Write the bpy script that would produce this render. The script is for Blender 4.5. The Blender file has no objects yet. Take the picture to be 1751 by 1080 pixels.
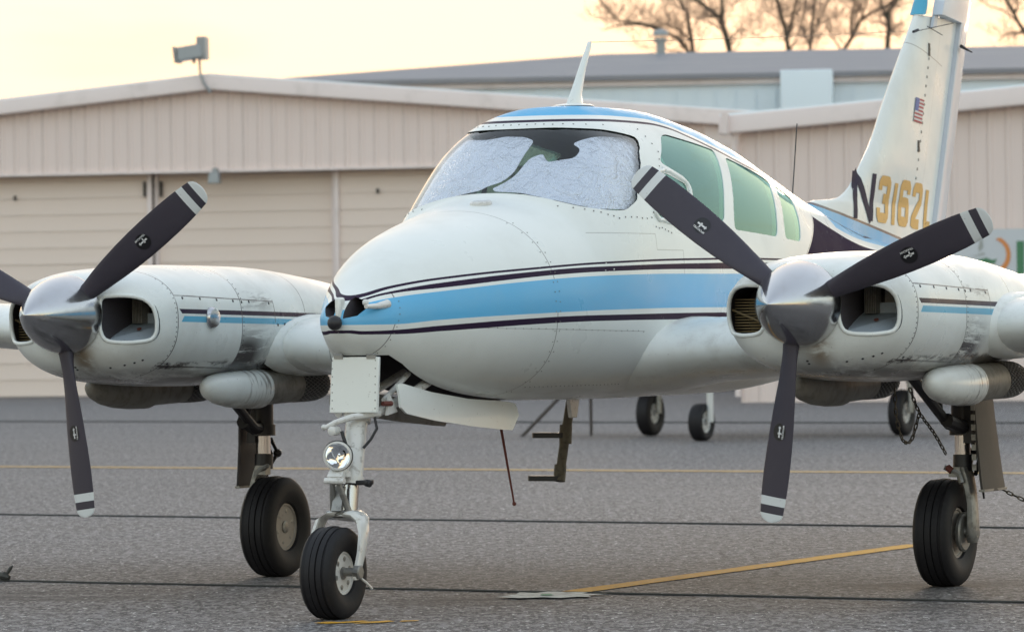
import bpy, bmesh, math, random
import numpy as np
from mathutils import Vector, Matrix
from mathutils.bvhtree import BVHTree
R = math.radians
random.seed(7)
SC = bpy.context.scene
COL = SC.collection

# ------------------------------------------------------------------ camera
cam_data = bpy.data.cameras.new('camera')
cam_data.sensor_width = 36.0
cam_data.lens = 7513.85 / 1751.0 * 36.0
cam_data.clip_start = 0.5
cam_data.clip_end = 3000
cam_data.dof.use_dof = True
cam_data.dof.focus_distance = 21.6
cam_data.dof.aperture_fstop = 6.0
cam = bpy.data.objects.new('camera', cam_data)
COL.objects.link(cam)
cam.matrix_world = (Matrix.Translation((0, 0, 1.3474)) @ Matrix.Rotation(R(90 + 0.1037), 4, 'X')
                    @ Matrix.Rotation(R(-0.736), 4, 'Z'))
SC.camera = cam

# ------------------------------------------------------------------ sky, sun, exposure
SUN_AZ = 9.0      # degrees to the right of the view direction: low, behind the hangars
SUN_EL = 2.1
world = bpy.data.worlds.new('World')
SC.world = world
world.use_nodes = True
wn = world.node_tree
bg = wn.nodes['Background']
sky = wn.nodes.new('ShaderNodeTexSky')
sky.sky_type = 'NISHITA'
sky.sun_disc = False
sky.sun_elevation = R(SUN_EL)
sky.sun_rotation = R(SUN_AZ)
sky.altitude = 50
sky.air_density = 1.0
sky.dust_density = 1.2
sky.ozone_density = 2.0
hs = wn.nodes.new('ShaderNodeHueSaturation')
hs.inputs['Saturation'].default_value = 0.57
wn.links.new(sky.outputs['Color'], hs.inputs['Color'])
# thin high cloud: softens the glow round the sun and streaks the whole sky faintly
def vmath(op, a, b):
    n = wn.nodes.new('ShaderNodeVectorMath'); n.operation = op
    for i, v in enumerate((a, b)):
        if isinstance(v, tuple): n.inputs[i].default_value = v
        else: wn.links.new(v, n.inputs[i])
    return n.outputs[0]
KNEE = 0.33
warm = vmath('MULTIPLY', hs.outputs['Color'], (1.05, 0.975, 0.875))
lum = wn.nodes.new('ShaderNodeVectorMath'); lum.operation = 'DOT_PRODUCT'
wn.links.new(warm, lum.inputs[0]); lum.inputs[1].default_value = (0.35 / KNEE, 0.45 / KNEE, 0.20 / KNEE)
den = wn.nodes.new('ShaderNodeMath'); den.operation = 'ADD'; den.inputs[1].default_value = 1.0
wn.links.new(lum.outputs['Value'], den.inputs[0])
soft = vmath('DIVIDE', warm, den.outputs[0])
tc = wn.nodes.new('ShaderNodeTexCoord')
mp = wn.nodes.new('ShaderNodeMapping'); mp.inputs['Scale'].default_value = (6, 6, 30)
wn.links.new(tc.outputs['Generated'], mp.inputs[0])
cn = wn.nodes.new('ShaderNodeTexNoise'); cn.inputs['Scale'].default_value = 1.6; cn.inputs['Detail'].default_value = 5
wn.links.new(mp.outputs[0], cn.inputs['Vector'])
cr = wn.nodes.new('ShaderNodeMapRange'); cr.interpolation_type = 'SMOOTHSTEP'
for i, v in zip((1, 2, 3, 4), (.50, .74, 0.0, .40)): cr.inputs[i].default_value = v
wn.links.new(cn.outputs['Fac'], cr.inputs[0])
cloud = wn.nodes.new('ShaderNodeMix'); cloud.data_type = 'RGBA'; cloud.blend_type = 'MULTIPLY'
wn.links.new(cr.outputs[0], cloud.inputs[0]); wn.links.new(soft, cloud.inputs[6]); cloud.inputs[7].default_value = (1.0, .90, .80, 1)
wn.links.new(cloud.outputs[2], bg.inputs['Color'])
bg.inputs['Strength'].default_value = 0.15
sun_data = bpy.data.lights.new('sun', 'SUN')
sun_data.energy = 0.05
sun_data.angle = R(20)
sun_data.color = (1.0, 0.80, 0.58)
sun = bpy.data.objects.new('sun', sun_data)
COL.objects.link(sun)
sd = Vector((math.sin(R(SUN_AZ)) * math.cos(R(SUN_EL)), math.cos(R(SUN_AZ)) * math.cos(R(SUN_EL)), math.sin(R(SUN_EL))))
sun.rotation_euler = sd.to_track_quat('Z', 'Y').to_euler()
SC.view_settings.view_transform = 'Standard'
SC.view_settings.look = 'None'
SC.view_settings.gamma = 1
SC.view_settings.use_curve_mapping = False
SC.view_settings.exposure = 4.97

# ------------------------------------------------------------------ helpers
def link(o, parent=None):
    COL.objects.link(o)
    if parent is not None:
        o.parent = parent
    return o

def tag(o, label=None, cat=None, group=None, kind=None):
    if label: o['label'] = label
    if cat: o['category'] = cat
    if group: o['group'] = group
    if kind: o['kind'] = kind
    return o

def empty(name, loc=(0, 0, 0), rz=0.0, parent=None):
    o = bpy.data.objects.new(name, None)
    o.empty_display_size = 0.3
    o.location = loc
    o.rotation_euler = (0, 0, rz)
    return link(o, parent)

def frame(d):
    d = Vector(d).normalized()
    a = Vector((0, 0, 1)) if abs(d.z) < 0.9 else Vector((1, 0, 0))
    u = d.cross(a).normalized()
    v = d.cross(u).normalized()
    return d, u, v

class MB:
    """collects shapes into one mesh"""
    def __init__(s):
        s.v = []; s.f = []; s.m = []
    def add(s, vs, fs, mi=0):
        b = len(s.v)
        s.v.extend([tuple(map(float, p)) for p in vs])
        s.f.extend([tuple(i + b for i in f) for f in fs])
        s.m.extend([mi] * len(fs))
        return s
    def box(s, c, size, mi=0, rot=None, taper=1.0):
        hx, hy, hz = [k / 2 for k in size]
        pts = []
        for z in (-1, 1):
            t = 1.0 if z < 0 else taper
            for x, y in ((-1, -1), (1, -1), (1, 1), (-1, 1)):
                p = Vector((x * hx * t, y * hy * t, z * hz))
                if rot is not None: p = rot @ p
                pts.append(Vector(c) + p)
        return s.add(pts, [(3, 2, 1, 0), (4, 5, 6, 7), (0, 1, 5, 4), (1, 2, 6, 5), (2, 3, 7, 6), (3, 0, 4, 7)], mi)
    def tube(s, pts, rad, n=10, mi=0, caps=True):
        pts = [Vector(p) for p in pts]
        k = len(pts)
        if not hasattr(rad, '__len__'): rad = [rad] * k
        vs = []; u = None
        for i, p in enumerate(pts):
            d = (pts[min(i + 1, k - 1)] - pts[max(i - 1, 0)])
            if d.length < 1e-9: d = Vector((0, 0, 1))
            d.normalize()
            if u is None:
                d, u, w = frame(d)
            else:
                u = (u - d * u.dot(d)).normalized()
                w = d.cross(u)
            for j in range(n):
                a = 2 * math.pi * j / n
                vs.append(p + (u * math.cos(a) + w * math.sin(a)) * rad[i])
        fs = []
        for i in range(k - 1):
            for j in range(n):
                j2 = (j + 1) % n
                fs.append((i * n + j, (i + 1) * n + j, (i + 1) * n + j2, i * n + j2))
        if caps:
            fs.append(tuple(range(n)))
            fs.append(tuple((k - 1) * n + j for j in reversed(range(n))))
        return s.add(vs, fs, mi)
    def lathe(s, prof, c, ax, n=32, mi=0, closed=False, cap1=True):
        """prof: (distance along ax, radius)"""
        d, u, w = frame(ax)
        c = Vector(c); vs = []
        for (t, r) in prof:
            for j in range(n):
                a = 2 * math.pi * j / n
                vs.append(c + d * t + (u * math.cos(a) + w * math.sin(a)) * max(r, 1e-4))
        fs = []; k = len(prof)
        for i in range(k if closed else k - 1):
            i2 = (i + 1) % k
            for j in range(n):
                j2 = (j + 1) % n
                fs.append((i * n + j, i * n + j2, i2 * n + j2, i2 * n + j))
        if not closed:
            fs.append(tuple(reversed(range(n))))
            if cap1: fs.append(tuple((k - 1) * n + j for j in range(n)))
        return s.add(vs, fs, mi)
    def rings(s, rings, mi=0, cap0=True, cap1=True):
        n = len(rings[0]); vs = [p for r in rings for p in r]; fs = []
        for i in range(len(rings) - 1):
            for j in range(n):
                j2 = (j + 1) % n
                fs.append((i * n + j, (i + 1) * n + j, (i + 1) * n + j2, i * n + j2))
        if cap0: fs.append(tuple(range(n)))
        if cap1: fs.append(tuple((len(rings) - 1) * n + j for j in reversed(range(n))))
        return s.add(vs, fs, mi)
    def prism(s, poly, vec, mi=0, scale1=1.0):
        """closed prism: polygon (3-D points) swept by vec; far end scaled about its centre"""
        n = len(poly); a = [Vector(p) for p in poly]
        c = sum(a, Vector()) / n
        b = [c + (p - c) * scale1 + Vector(vec) for p in a]
        fs = [tuple(range(n)), tuple(reversed(range(n, 2 * n)))]
        for i in range(n):
            j = (i + 1) % n
            fs.append((i, i + n, j + n, j))
        return s.add(a + b, fs, mi)
    def ball(s, c, r, mi=0, n=10, sc=(1, 1, 1)):
        prof = [(-math.cos(math.pi * i / n), math.sin(math.pi * i / n)) for i in range(n + 1)]
        b = len(s.v)
        s.lathe(prof, (0, 0, 0), (0, 0, 1), n * 2, mi)
        for i in range(b, len(s.v)):
            x, y, z = s.v[i]
            s.v[i] = (c[0] + x * r * sc[0], c[1] + y * r * sc[1], c[2] + z * r * sc[2])
        return s
    def mesh(s, name, mats, angle=35, fix=True):
        me = bpy.data.meshes.new(name)
        me.from_pydata(s.v, [], s.f)
        for m in (mats if isinstance(mats, (list, tuple)) else [mats]):
            me.materials.append(m)
        me.polygons.foreach_set('material_index', s.m)
        if fix:
            bm = bmesh.new(); bm.from_mesh(me)
            bmesh.ops.recalc_face_normals(bm, faces=bm.faces)
            bm.to_mesh(me); bm.free()
        me.polygons.foreach_set('use_smooth', [True] * len(me.polygons))
        me.set_sharp_from_angle(angle=R(angle))
        me.update()
        return me
    def build(s, name, mats, parent=None, angle=35, bevel=0.0, fix=True):
        o = bpy.data.objects.new(name, s.mesh(name, mats, angle, fix))
        link(o, parent)
        if bevel:
            b = o.modifiers.new('bevel', 'BEVEL'); b.width = bevel; b.segments = 2; b.limit_method = 'ANGLE'
        return o

def rounded(poly, rad, seg=4):
    """round the corners of a closed polygon of 3-D points"""
    out = []; n = len(poly); P = [Vector(p) for p in poly]
    for i in range(n):
        a, b, c = P[i - 1], P[i], P[(i + 1) % n]
        r = min(rad, (a - b).length * .45, (c - b).length * .45)
        p0 = b + (a - b).normalized() * r; p1 = b + (c - b).normalized() * r
        for k in range(seg + 1):
            t = k / seg
            out.append(p0 * (1 - t) ** 2 + b * 2 * t * (1 - t) + p1 * t * t)
    return out

def smooth_closed(poly, per=4):
    """Catmull-Rom through a closed loop"""
    P = [Vector(p) for p in poly]; n = len(P); out = []
    for i in range(n):
        a, b, c, d = P[i - 1], P[i], P[(i + 1) % n], P[(i + 2) % n]
        for k in range(per):
            t = k / per
            out.append(0.5 * ((2 * b) + (c - a) * t + (2 * a - 5 * b + 4 * c - d) * t * t + (3 * b - a - 3 * c + d) * t ** 3))
    return out

def boolean(o, cutter_mesh, op='DIFFERENCE'):
    c = bpy.data.objects.new('cutter', cutter_mesh)
    COL.objects.link(c)
    c.parent = o.parent; c.location = o.location; c.rotation_euler = o.rotation_euler
    m = o.modifiers.new('cut', 'BOOLEAN'); m.operation = op; m.object = c; m.solver = 'EXACT'; m.use_self = False
    dg = bpy.context.evaluated_depsgraph_get(); dg.update()
    me = bpy.data.meshes.new_from_object(o.evaluated_get(dg), preserve_all_data_layers=True, depsgraph=dg)
    o.modifiers.remove(m)
    o.data = me
    bpy.data.objects.remove(c)

# ------------------------------------------------------------------ shader helpers
class X:
    """tiny expression builder on shader sockets"""
    nt = None
    def __init__(s, sock): s.s = sock
    @staticmethod
    def m(op, *a):
        n = X.nt.nodes.new('ShaderNodeMath'); n.operation = op
        for i, v in enumerate(a):
            if isinstance(v, X): X.nt.links.new(v.s, n.inputs[i])
            else: n.inputs[i].default_value = v
        return X(n.outputs[0])
    def __add__(s, o): return X.m('ADD', s, o)
    __radd__ = __add__
    def __sub__(s, o): return X.m('SUBTRACT', s, o)
    def __rsub__(s, o): return X.m('SUBTRACT', o, s)
    def __mul__(s, o): return X.m('MULTIPLY', s, o)
    __rmul__ = __mul__
    def lt(s, o): return X.m('LESS_THAN', s, o)
    def gt(s, o): return X.m('GREATER_THAN', s, o)
    def abs(s): return X.m('ABSOLUTE', s)
    def mx(s, o): return X.m('MAXIMUM', s, o)
    def mn(s, o): return X.m('MINIMUM', s, o)
    def pw(s, o): return X.m('POWER', s, o)
    def ss(s, a, b, lo=0.0, hi=1.0):
        n = X.nt.nodes.new('ShaderNodeMapRange'); n.interpolation_type = 'SMOOTHSTEP'; n.clamp = True
        X.nt.links.new(s.s, n.inputs[0])
        for i, v in zip((1, 2, 3, 4), (a, b, lo, hi)): n.inputs[i].default_value = v
        return X(n.outputs[0])
    def near(s, c, w): return (s - c).abs().lt(w)
    def curve(s, pts, x0, x1, y0, y1):
        n = X.nt.nodes.new('ShaderNodeFloatCurve')
        t = (s - x0) * (1.0 / (x1 - x0))
        X.nt.links.new(t.s, n.inputs['Value'])
        c = n.mapping.curves[0]
        q = [((a - x0) / (x1 - x0), (b - y0) / (y1 - y0)) for a, b in pts]
        while len(c.points) < len(q): c.points.new(0.5, 0.5)
        for p, (a, b) in zip(c.points, q): p.location = (a, b); p.handle_type = 'AUTO_CLAMPED'
        n.mapping.use_clip = False
        n.mapping.extend = 'HORIZONTAL'
        n.mapping.update()
        return X(n.outputs[0]) * (y1 - y0) + y0

def between(v, a, b): return v.gt(a) * v.lt(b)

class Mat:
    def __init__(s, name, color=(.5, .5, .5), rough=.5, metal=0.0, coat=0.0, spec=.5):
        s.m = bpy.data.materials.new(name); s.m.use_nodes = True
        s.nt = s.m.node_tree; X.nt = s.nt
        s.b = s.nt.nodes['Principled BSDF']
        s.b.inputs['Base Color'].default_value = (*color, 1)
        s.b.inputs['Roughness'].default_value = rough
        s.b.inputs['Metallic'].default_value = metal
        s.b.inputs['Coat Weight'].default_value = coat
        s.b.inputs['Coat Roughness'].default_value = 0.06
        s.b.inputs['Specular IOR Level'].default_value = spec
        s.col = None
        s.base = color
        s._co = None
    def coord(s):
        if s._co is None:
            n = s.nt.nodes.new('ShaderNodeTexCoord'); s._co = n.outputs['Object']
        return s._co
    def xyz(s):
        n = s.nt.nodes.new('ShaderNodeSeparateXYZ'); s.nt.links.new(s.coord(), n.inputs[0])
        return X(n.outputs[0]), X(n.outputs[1]), X(n.outputs[2])
    def noise(s, scale=5, detail=4, rough=.55, stretch=(1, 1, 1), dist=0.0, loc=(0, 0, 0)):
        X.nt = s.nt
        mp = s.nt.nodes.new('ShaderNodeMapping'); mp.inputs['Scale'].default_value = stretch; mp.inputs['Location'].default_value = loc
        s.nt.links.new(s.coord(), mp.inputs[0])
        n = s.nt.nodes.new('ShaderNodeTexNoise'); n.inputs['Scale'].default_value = scale
        n.inputs['Detail'].default_value = detail; n.inputs['Roughness'].default_value = rough; n.inputs['Distortion'].default_value = dist
        s.nt.links.new(mp.outputs[0], n.inputs['Vector'])
        return X(n.outputs['Fac'])
    def voronoi(s, scale=5, feature='F1', stretch=(1, 1, 1)):
        X.nt = s.nt
        mp = s.nt.nodes.new('ShaderNodeMapping'); mp.inputs['Scale'].default_value = stretch
        s.nt.links.new(s.coord(), mp.inputs[0])
        n = s.nt.nodes.new('ShaderNodeTexVoronoi'); n.inputs['Scale'].default_value = scale; n.feature = feature
        s.nt.links.new(mp.outputs[0], n.inputs['Vector'])
        return X(n.outputs['Distance'])
    def mix(s, fac, color):
        """lay a colour over the base where fac is 1"""
        n = s.nt.nodes.new('ShaderNodeMix'); n.data_type = 'RGBA'
        if isinstance(fac, X): s.nt.links.new(fac.s, n.inputs[0])
        else: n.inputs[0].default_value = fac
        if s.col is None: n.inputs[6].default_value = (*s.base, 1)
        else: s.nt.links.new(s.col, n.inputs[6])
        n.inputs[7].default_value = (*color, 1)
        s.col = n.outputs[2]
        s.nt.links.new(s.col, s.b.inputs['Base Color'])
        return s
    def set(s, inp, x):
        s.nt.links.new(x.s, s.b.inputs[inp]); return s
    def bump(s, x, strength=.2, dist=.01):
        n = s.nt.nodes.new('ShaderNodeBump'); n.inputs['Strength'].default_value = strength; n.inputs['Distance'].default_value = dist
        s.nt.links.new(x.s, n.inputs['Height']); s.nt.links.new(n.outputs[0], s.b.inputs['Normal'])
        return s

WHITE = (.78, .80, .765)
BLUE = (.12, .45, .74)
DARK = (.035, .022, .045)

def white_paint(name, dirt=.25):
    M = Mat(name, WHITE, .36, coat=.14, spec=.4)
    n = M.noise(3.0, 6, .6); n2 = M.noise(60, 3, .6)
    M.mix(n.ss(.45, .8) * dirt, (.50, .48, .43))
    M.mix(n2.ss(.70, .78) * dirt * 1.2, (.22, .20, .18))
    M.set('Roughness', n.ss(.3, .7, .24, .42))
    return M
# ================================================================== GROUND
M = Mat('asphalt', (.078, .069, .067), .78, spec=.45)
n1 = M.noise(17, 4, .75, (1, .45, 1)); n2 = M.noise(48, 2, .6, (1, .35, 1)); n3 = M.noise(.35, 5, .6); n4 = M.noise(.5, 4, .5, (.22, 1.6, 1), loc=(3, 1, 0))
n5 = M.noise(1.6, 4, .6); n6 = M.noise(30, 2, .6, (1, .35, 1), loc=(5, 2, 0)); n7 = M.noise(.9, 6, .7, (.5, 1.8, 1), loc=(9, 4, 0)); n8 = M.noise(.22, 3, .5, (.12, 2.5, 1), loc=(1, 7, 0))
M.mix(n4.ss(.35, .75) * .55, (.150, .140, .140))
M.mix(n3.ss(.5, .75) * .5, (.075, .07, .075))
M.mix(n8.ss(.52, .62) * .45, (.07, .065, .07))
M.mix(n5.ss(.62, .8) * .35, (.062, .058, .06))
M.mix(n7.ss(.60, .70) * .40, (.045, .042, .045))
M.mix(n1.ss(.50, .56) * .75, (.235, .222, .22))
M.mix(n1.ss(.48, .42) * .85, (.032, .029, .033))
M.mix(n2.ss(.53, .60) * .65, (.31, .288, .272))
M.mix(n6.ss(.645, .69) * .9, (.62, .60, .57))
M.bump(n1 * .6 + n2 * .4, .6, .014)
X.nt = M.nt
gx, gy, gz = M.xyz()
for cx, cy, rx, ry in ((1.35, 20.6, .75, .55), (-2.15, 22.3, .75, .55), (-.25, 21.2, .5, .7), (2.1, 22.4, .5, .6)):   # shade under the engines and the gear, painted in as broken dark blotches
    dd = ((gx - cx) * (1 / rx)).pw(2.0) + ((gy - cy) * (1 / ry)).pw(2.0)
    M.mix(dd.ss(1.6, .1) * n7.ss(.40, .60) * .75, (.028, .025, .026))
ASPHALT = M.m
g = MB()
NX, NY = 30, 40
xs = np.linspace(-260, 260, NX); ys = -30 + 630 * np.linspace(0, 1, NY) ** 1.6
g.add([(x, y, 0) for y in ys for x in xs],
      [(j * NX + i, j * NX + i + 1, (j + 1) * NX + i + 1, (j + 1) * NX + i) for j in range(NY - 1) for i in range(NX - 1)])
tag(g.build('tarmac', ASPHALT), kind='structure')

M = Mat('yellow_paint', (.66, .33, .015), .7)
n = M.noise(26, 5, .7); n2 = M.noise(140, 2, .6)
M.mix(n.ss(.50, .70) * .75, (.20, .17, .13)); M.mix(n2.ss(.60, .72) * .5, (.16, .14, .12)); M.bump(n2, .3, .01)
YELLOW = M.m
M = Mat('faded_yellow_paint', (.50, .31, .10), .75)
M.mix(M.noise(8, 5, .7).ss(.45, .7) * .7, (.22, .20, .18)); FADED = M.m
M = Mat('white_ground_paint', (.52, .55, .52), .7)
n = M.noise(14, 5, .7); M.mix(n.ss(.48, .62) * .85, (.22, .22, .215)); WPATCH = M.m
M = Mat('green_ground_paint', (.06, .25, .15), .7); GPATCH = M.m

def strip(name, a, b, width, z, mat, seg=60, ragged=0.0):
    """a painted strip on the ground: its edges wander slightly as brushed paint does"""
    a = Vector((*a, 0)); b = Vector((*b, 0)); d = (b - a); L = d.length; d.normalize(); s = Vector((-d.y, d.x, 0))
    rnd = random.Random(name); vs = []; fs = []
    for i in range(seg + 1):
        c = a + d * (L * i / seg)
        for sg in (-1, 1):
            p = c + s * sg * (width / 2 + rnd.uniform(-1, 1) * ragged); vs.append((p.x, p.y, z))
    for i in range(seg): fs.append((2 * i, 2 * i + 2, 2 * i + 3, 2 * i + 1))
    o = MB().add(vs, fs).build(name, mat)
    return tag(o, kind='structure')
strip('painted_line', (.228, 21.895), (2.40, 26.19), .16, .004, YELLOW, ragged=.006)
strip('painted_line', (-16.0, 49.8), (22.0, 27.8), .30, .004, FADED, seg=120, ragged=.012)

def blot(name, outline, z, mat):
    o = MB().add([(x, y, z) for x, y in outline], [tuple(range(len(outline)))]).build(name, mat)
    return tag(o, kind='structure')
blot('painted_patch', [(-.10, 21.62), (.02, 21.50), (.14, 21.55), (.22, 21.47), (.30, 21.56), (.37, 21.53), (.36, 21.68), (.46, 21.74), (.33, 21.80), (.38, 21.95),
                       (.25, 21.92), (.20, 22.06), (.10, 21.90), (.02, 21.97), (.0, 21.80), (-.06, 21.78), (-.02, 21.68)], .008, WPATCH)
blot('painted_patch', [(.12, 21.66), (.15, 21.62), (.19, 21.66), (.17, 21.76), (.13, 21.74)], .012, GPATCH)
for pts in ([(-.92, 19.96), (-.86, 19.90), (-.76, 19.93), (-.66, 20.02), (-.70, 20.07), (-.80, 20.0), (-.86, 20.03)],
            [(-.74, 19.86), (-.62, 19.92), (-.55, 19.99), (-.58, 20.06), (-.66, 19.99), (-.70, 19.95)],
            [(-.53, 19.97), (-.45, 20.0), (-.44, 20.05), (-.52, 20.03)]):
    blot('painted_mark', pts, .004, YELLOW)

# steel cables lying on the ramp
M = Mat('cable_steel', (.06, .06, .055), .6, metal=.3); CABLE = M.m
def cable(a, b, r, label, group='tie-down cables lying across the ramp'):
    rnd = random.Random(label); a = Vector((*a, r)); b = Vector((*b, r)); d = b - a; s = Vector((-d.y, d.x, 0)).normalized()
    pts = []
    ph = rnd.uniform(0, 6)
    for i in range(81):
        t = i / 80; pts.append(a + d * t + s * (.012 * math.sin(t * 23 + ph) + .006 * math.sin(t * 71)))
    o = MB().tube(pts, r, 8).build('ground_cable', CABLE)
    return tag(o, label, 'cable', group)
def ext(a, b, e0, e1):
    a = np.array(a); b = np.array(b); return tuple(a - (b - a) * e0), tuple(b + (b - a) * e1)
cable(*ext((-2.774, 23.65), (2.402, 20.765), 0, .6), .005, 'dark steel cable nearest the camera, passing behind the nose wheel')
cable(*ext((-3.762, 32.13), (3.253, 28.077), .8, .8), .006, 'thin dark cable across the tarmac just behind the main wheels')
cable(*ext((-7.575, 64.8), (2.878, 58.1), .5, .8), .010, 'distant dark cable across the tarmac near the parked aircraft wheels')
tie = empty('cable_clamp', (-2.745, 23.63, 0), R(-29))
tag(tie, 'small dark shackle at the left end of the nearest ground cable', 'shackle')
b = MB().tube([(-.09, 0, .015), (-.04, .01, .03), (0, 0, .03), (.03, 0, .02)], [.012, .02, .024, .012], 8)
b.build('shackle_body', CABLE, tie)
MB().tube([(0, .0, .02), (.03, .01, .07), (.045, .01, .085)], [.008, .011, .004], 6).build('shackle_pin', CABLE, tie)

# ================================================================== HANGARS
M = Mat('tan_siding', (.83, .70, .645), .6, spec=.3)
M.mix(M.noise(.9, 5, .6, (1, 1, .25)).ss(.45, .75) * .25, (.66, .585, .55)); M.mix(M.noise(5, 4, .6, (1, 1, .2)).ss(.6, .8) * .18, (.60, .525, .49)); SIDING = M.m
M = Mat('beige_door', (.81, .68, .59), .65, spec=.3)
M.mix(M.noise(.8, 5, .6, (.4, 1, 1)).ss(.4, .75) * .3, (.66, .575, .51)); M.mix(M.noise(14, 3, .6).ss(.66, .75) * .2, (.28, .24, .21)); DOORMAT = M.m
M = Mat('trim_metal', (.84, .735, .70), .42)
M.mix(M.noise(2, 4, .6, (1, 1, 1)).ss(.5, .75) * .3, (.48, .42, .38)); TRIM = M.m
M = Mat('light_blocker_dark', (.06, .055, .05), .8); DARKIN = M.m
M = Mat('galvanised', (.32, .34, .35), .45, metal=.5); GALV = M.m
M = Mat('white_metal', (.80, .89, .94), .4); M.mix(M.noise(.5, 4, .5).ss(.4, .7) * .25, (.73, .83, .88)); WMETAL = M.m
M = Mat('grey_roofing', (.25, .245, .26), .7); M.mix(M.noise(.4, 5, .6, (1, 3, 1)).ss(.5, .72) * .5, (.36, .34, .33)); M.mix(M.noise(3, 4, .6).ss(.6, .8) * .3, (.18, .175, .18)); ROOFING = M.m

def siding(root, x0, x1, zb, ztop, y=0.0, pitch=.3, name='siding_panel'):
    k = int(round((x1 - x0) / pitch)); rnd = random.Random(3)
    for i in range(k):
        a = x0 + i * pitch; dy = rnd.uniform(-.003, .003)
        prof = [(a, 0), (a + .03, -.02), (a + .075, -.02), (a + .105, 0), (a + pitch - .004, 0)]
        prof = [(px, y + py + dy) for px, py in prof]
        vs = [(px, py, zb) for px, py in prof] + [(px, py, ztop(px)) for px, py in prof]
        m = len(prof)
        MB().add(vs, [(q, q + 1, q + 1 + m, q + m) for q in range(m - 1)]).build(name, SIDING, root, angle=20, fix=False)

# ---- front hangar: local x along its front, y away from the camera
h = empty('gable_hangar', (-5.9, 87.69, 0), R(-12.8))
tag(h, 'wide tan gable hangar with ribbed siding over closed sliding doors', 'hangar')
HW = 11.4
roofz = lambda x: 6.30 - .0905 * abs(x)
siding(h, -11.4, 11.4, 4.48, lambda x: roofz(x) - .02)
b = MB()
for s in (-1, 1):
    b.prism([(0, .06, 4.5), (s * HW, .06, 4.5), (s * HW, .06, roofz(HW) - .03), (0, .06, roofz(0) - .03)], (0, .3, 0))
b.box((0, 19.9, 2.6), (2 * HW - .4, .2, 5.0)); b.box((-HW + .15, 10, 2.6), (.2, 19.4, 5.1)); b.box((HW - .15, 10, 2.6), (.2, 19.4, 5.1))
b.build('wall', DARKIN, h)
for s in (-1, 1):
    MB().prism([(0, -.22, roofz(0) + .06), (s * (HW + .3), -.22, roofz(HW + .3) + .06), (s * (HW + .3), -.22, roofz(HW + .3) + .11), (0, -.22, roofz(0) + .11)], (0, 20.5, 0)).build('roof', WMETAL, h)
    pr = [(-.24, .09), (-.262, .075), (-.285, -.03), (-.295, -.19), (-.285, -.215), (-.06, -.215), (-.06, .09)]
    r0 = [(0, py, roofz(0) + pz) for py, pz in pr]; r1 = [(s * (HW + .3), py, roofz(HW + .3) + pz) for py, pz in pr]
    MB().rings([r0, r1]).build('roof_fascia', TRIM, h, angle=25)
MB().box((0, .62, 2.4), (2 * HW - .6, .04, 4.7)).build('light_blocker', DARKIN, h)  # dark panel added behind the doors to block a light leak
MB().box((0, -.03, 4.47), (2 * HW, .07, .05)).build('lintel_flashing', TRIM, h)
proto = None
for k in range(5):
    x0 = -8.98 + 3.79 * k; dy = .32 if k % 2 else .47
    fr = MB()
    for xx in (x0 + .05, x0 + 3.74): fr.box((xx, dy - .02, 2.3), (.085, .09, 4.6))
    fr.box((x0 + 1.895, dy + .05, 2.3), (3.6, .04, 4.6))
    door = fr.build('sliding_door', TRIM, h)
    for j in range(14):
        if proto is None:
            L = 3.60; z = .325
            proto = MB().prism([(-L / 2, -.014, 0), (-L / 2, -.011, .008), (-L / 2, -.002, z), (-L / 2, .02, z), (-L / 2, .02, 0)], (L, 0, 0)).mesh('door_plank', DOORMAT)
        o = bpy.data.objects.new('door_plank', proto); o.location = (x0 + 1.895, dy, .01 + j * .332 + random.uniform(-.002, .002)); link(o, door)
    MB().box((x0 + (3.65 if k % 2 else .16), dy - .07, 4.15), (.05, .05, .3)).build('door_hanger', DARKIN, door)
    MB().box((x0 + .9, dy - .06, 4.02), (.05, .03, .09)).build('door_latch', DARKIN, door)
MB().box((10.7, .1, 4.95), (1.5, .25, .36)).build('header_beam', TRIM, h)

siding(h, -11.3, -9.0, .02, lambda x: 4.5, y=.36, pitch=.23)
fl = empty('floodlight', (-6.05, 87.42, 6.12), R(-12.8))
tag(fl, 'grey floodlight on a bent pole at the hangar ridge', 'floodlight')
MB().tube([(.12, -.02, -.10), (.0, -.06, .08), (-.08, -.06, .3), (-.09, -.06, .58)], .028, 8).build('pole', GALV, fl)
tilt = Matrix.Rotation(R(-8), 3, 'Y')
b = MB(); b.box((-.26, -.06, .70), (.54, .36, .28), rot=tilt, taper=.86); b.build('lamp_housing', GALV, fl, bevel=.02)
b = MB(); b.box((-.55, -.06, .655), (.06, .40, .33), rot=tilt); b.build('lamp_hood', GALV, fl, bevel=.01)
MB().box((-.02, -.06, .78), (.19, .3, .46)).build('ballast_box', GALV, fl, bevel=.02)
MB().box((-.2, -.06, .53), (.06, .06, .10)).build('bracket', GALV, fl)

wl = empty('wall_lamp', (-5.85, 87.45, 4.34), R(-12.8))
tag(wl, 'small grey box lamp under the lintel above the hangar door', 'lamp')
MB().box((0, -.05, .08), (.10, .16, .2)).build('bracket', GALV, wl, bevel=.01)
MB().box((0, -.12, -.02), (.24, .2, .22), taper=.8).build('lamp_housing', GALV, wl, bevel=.015)

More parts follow.
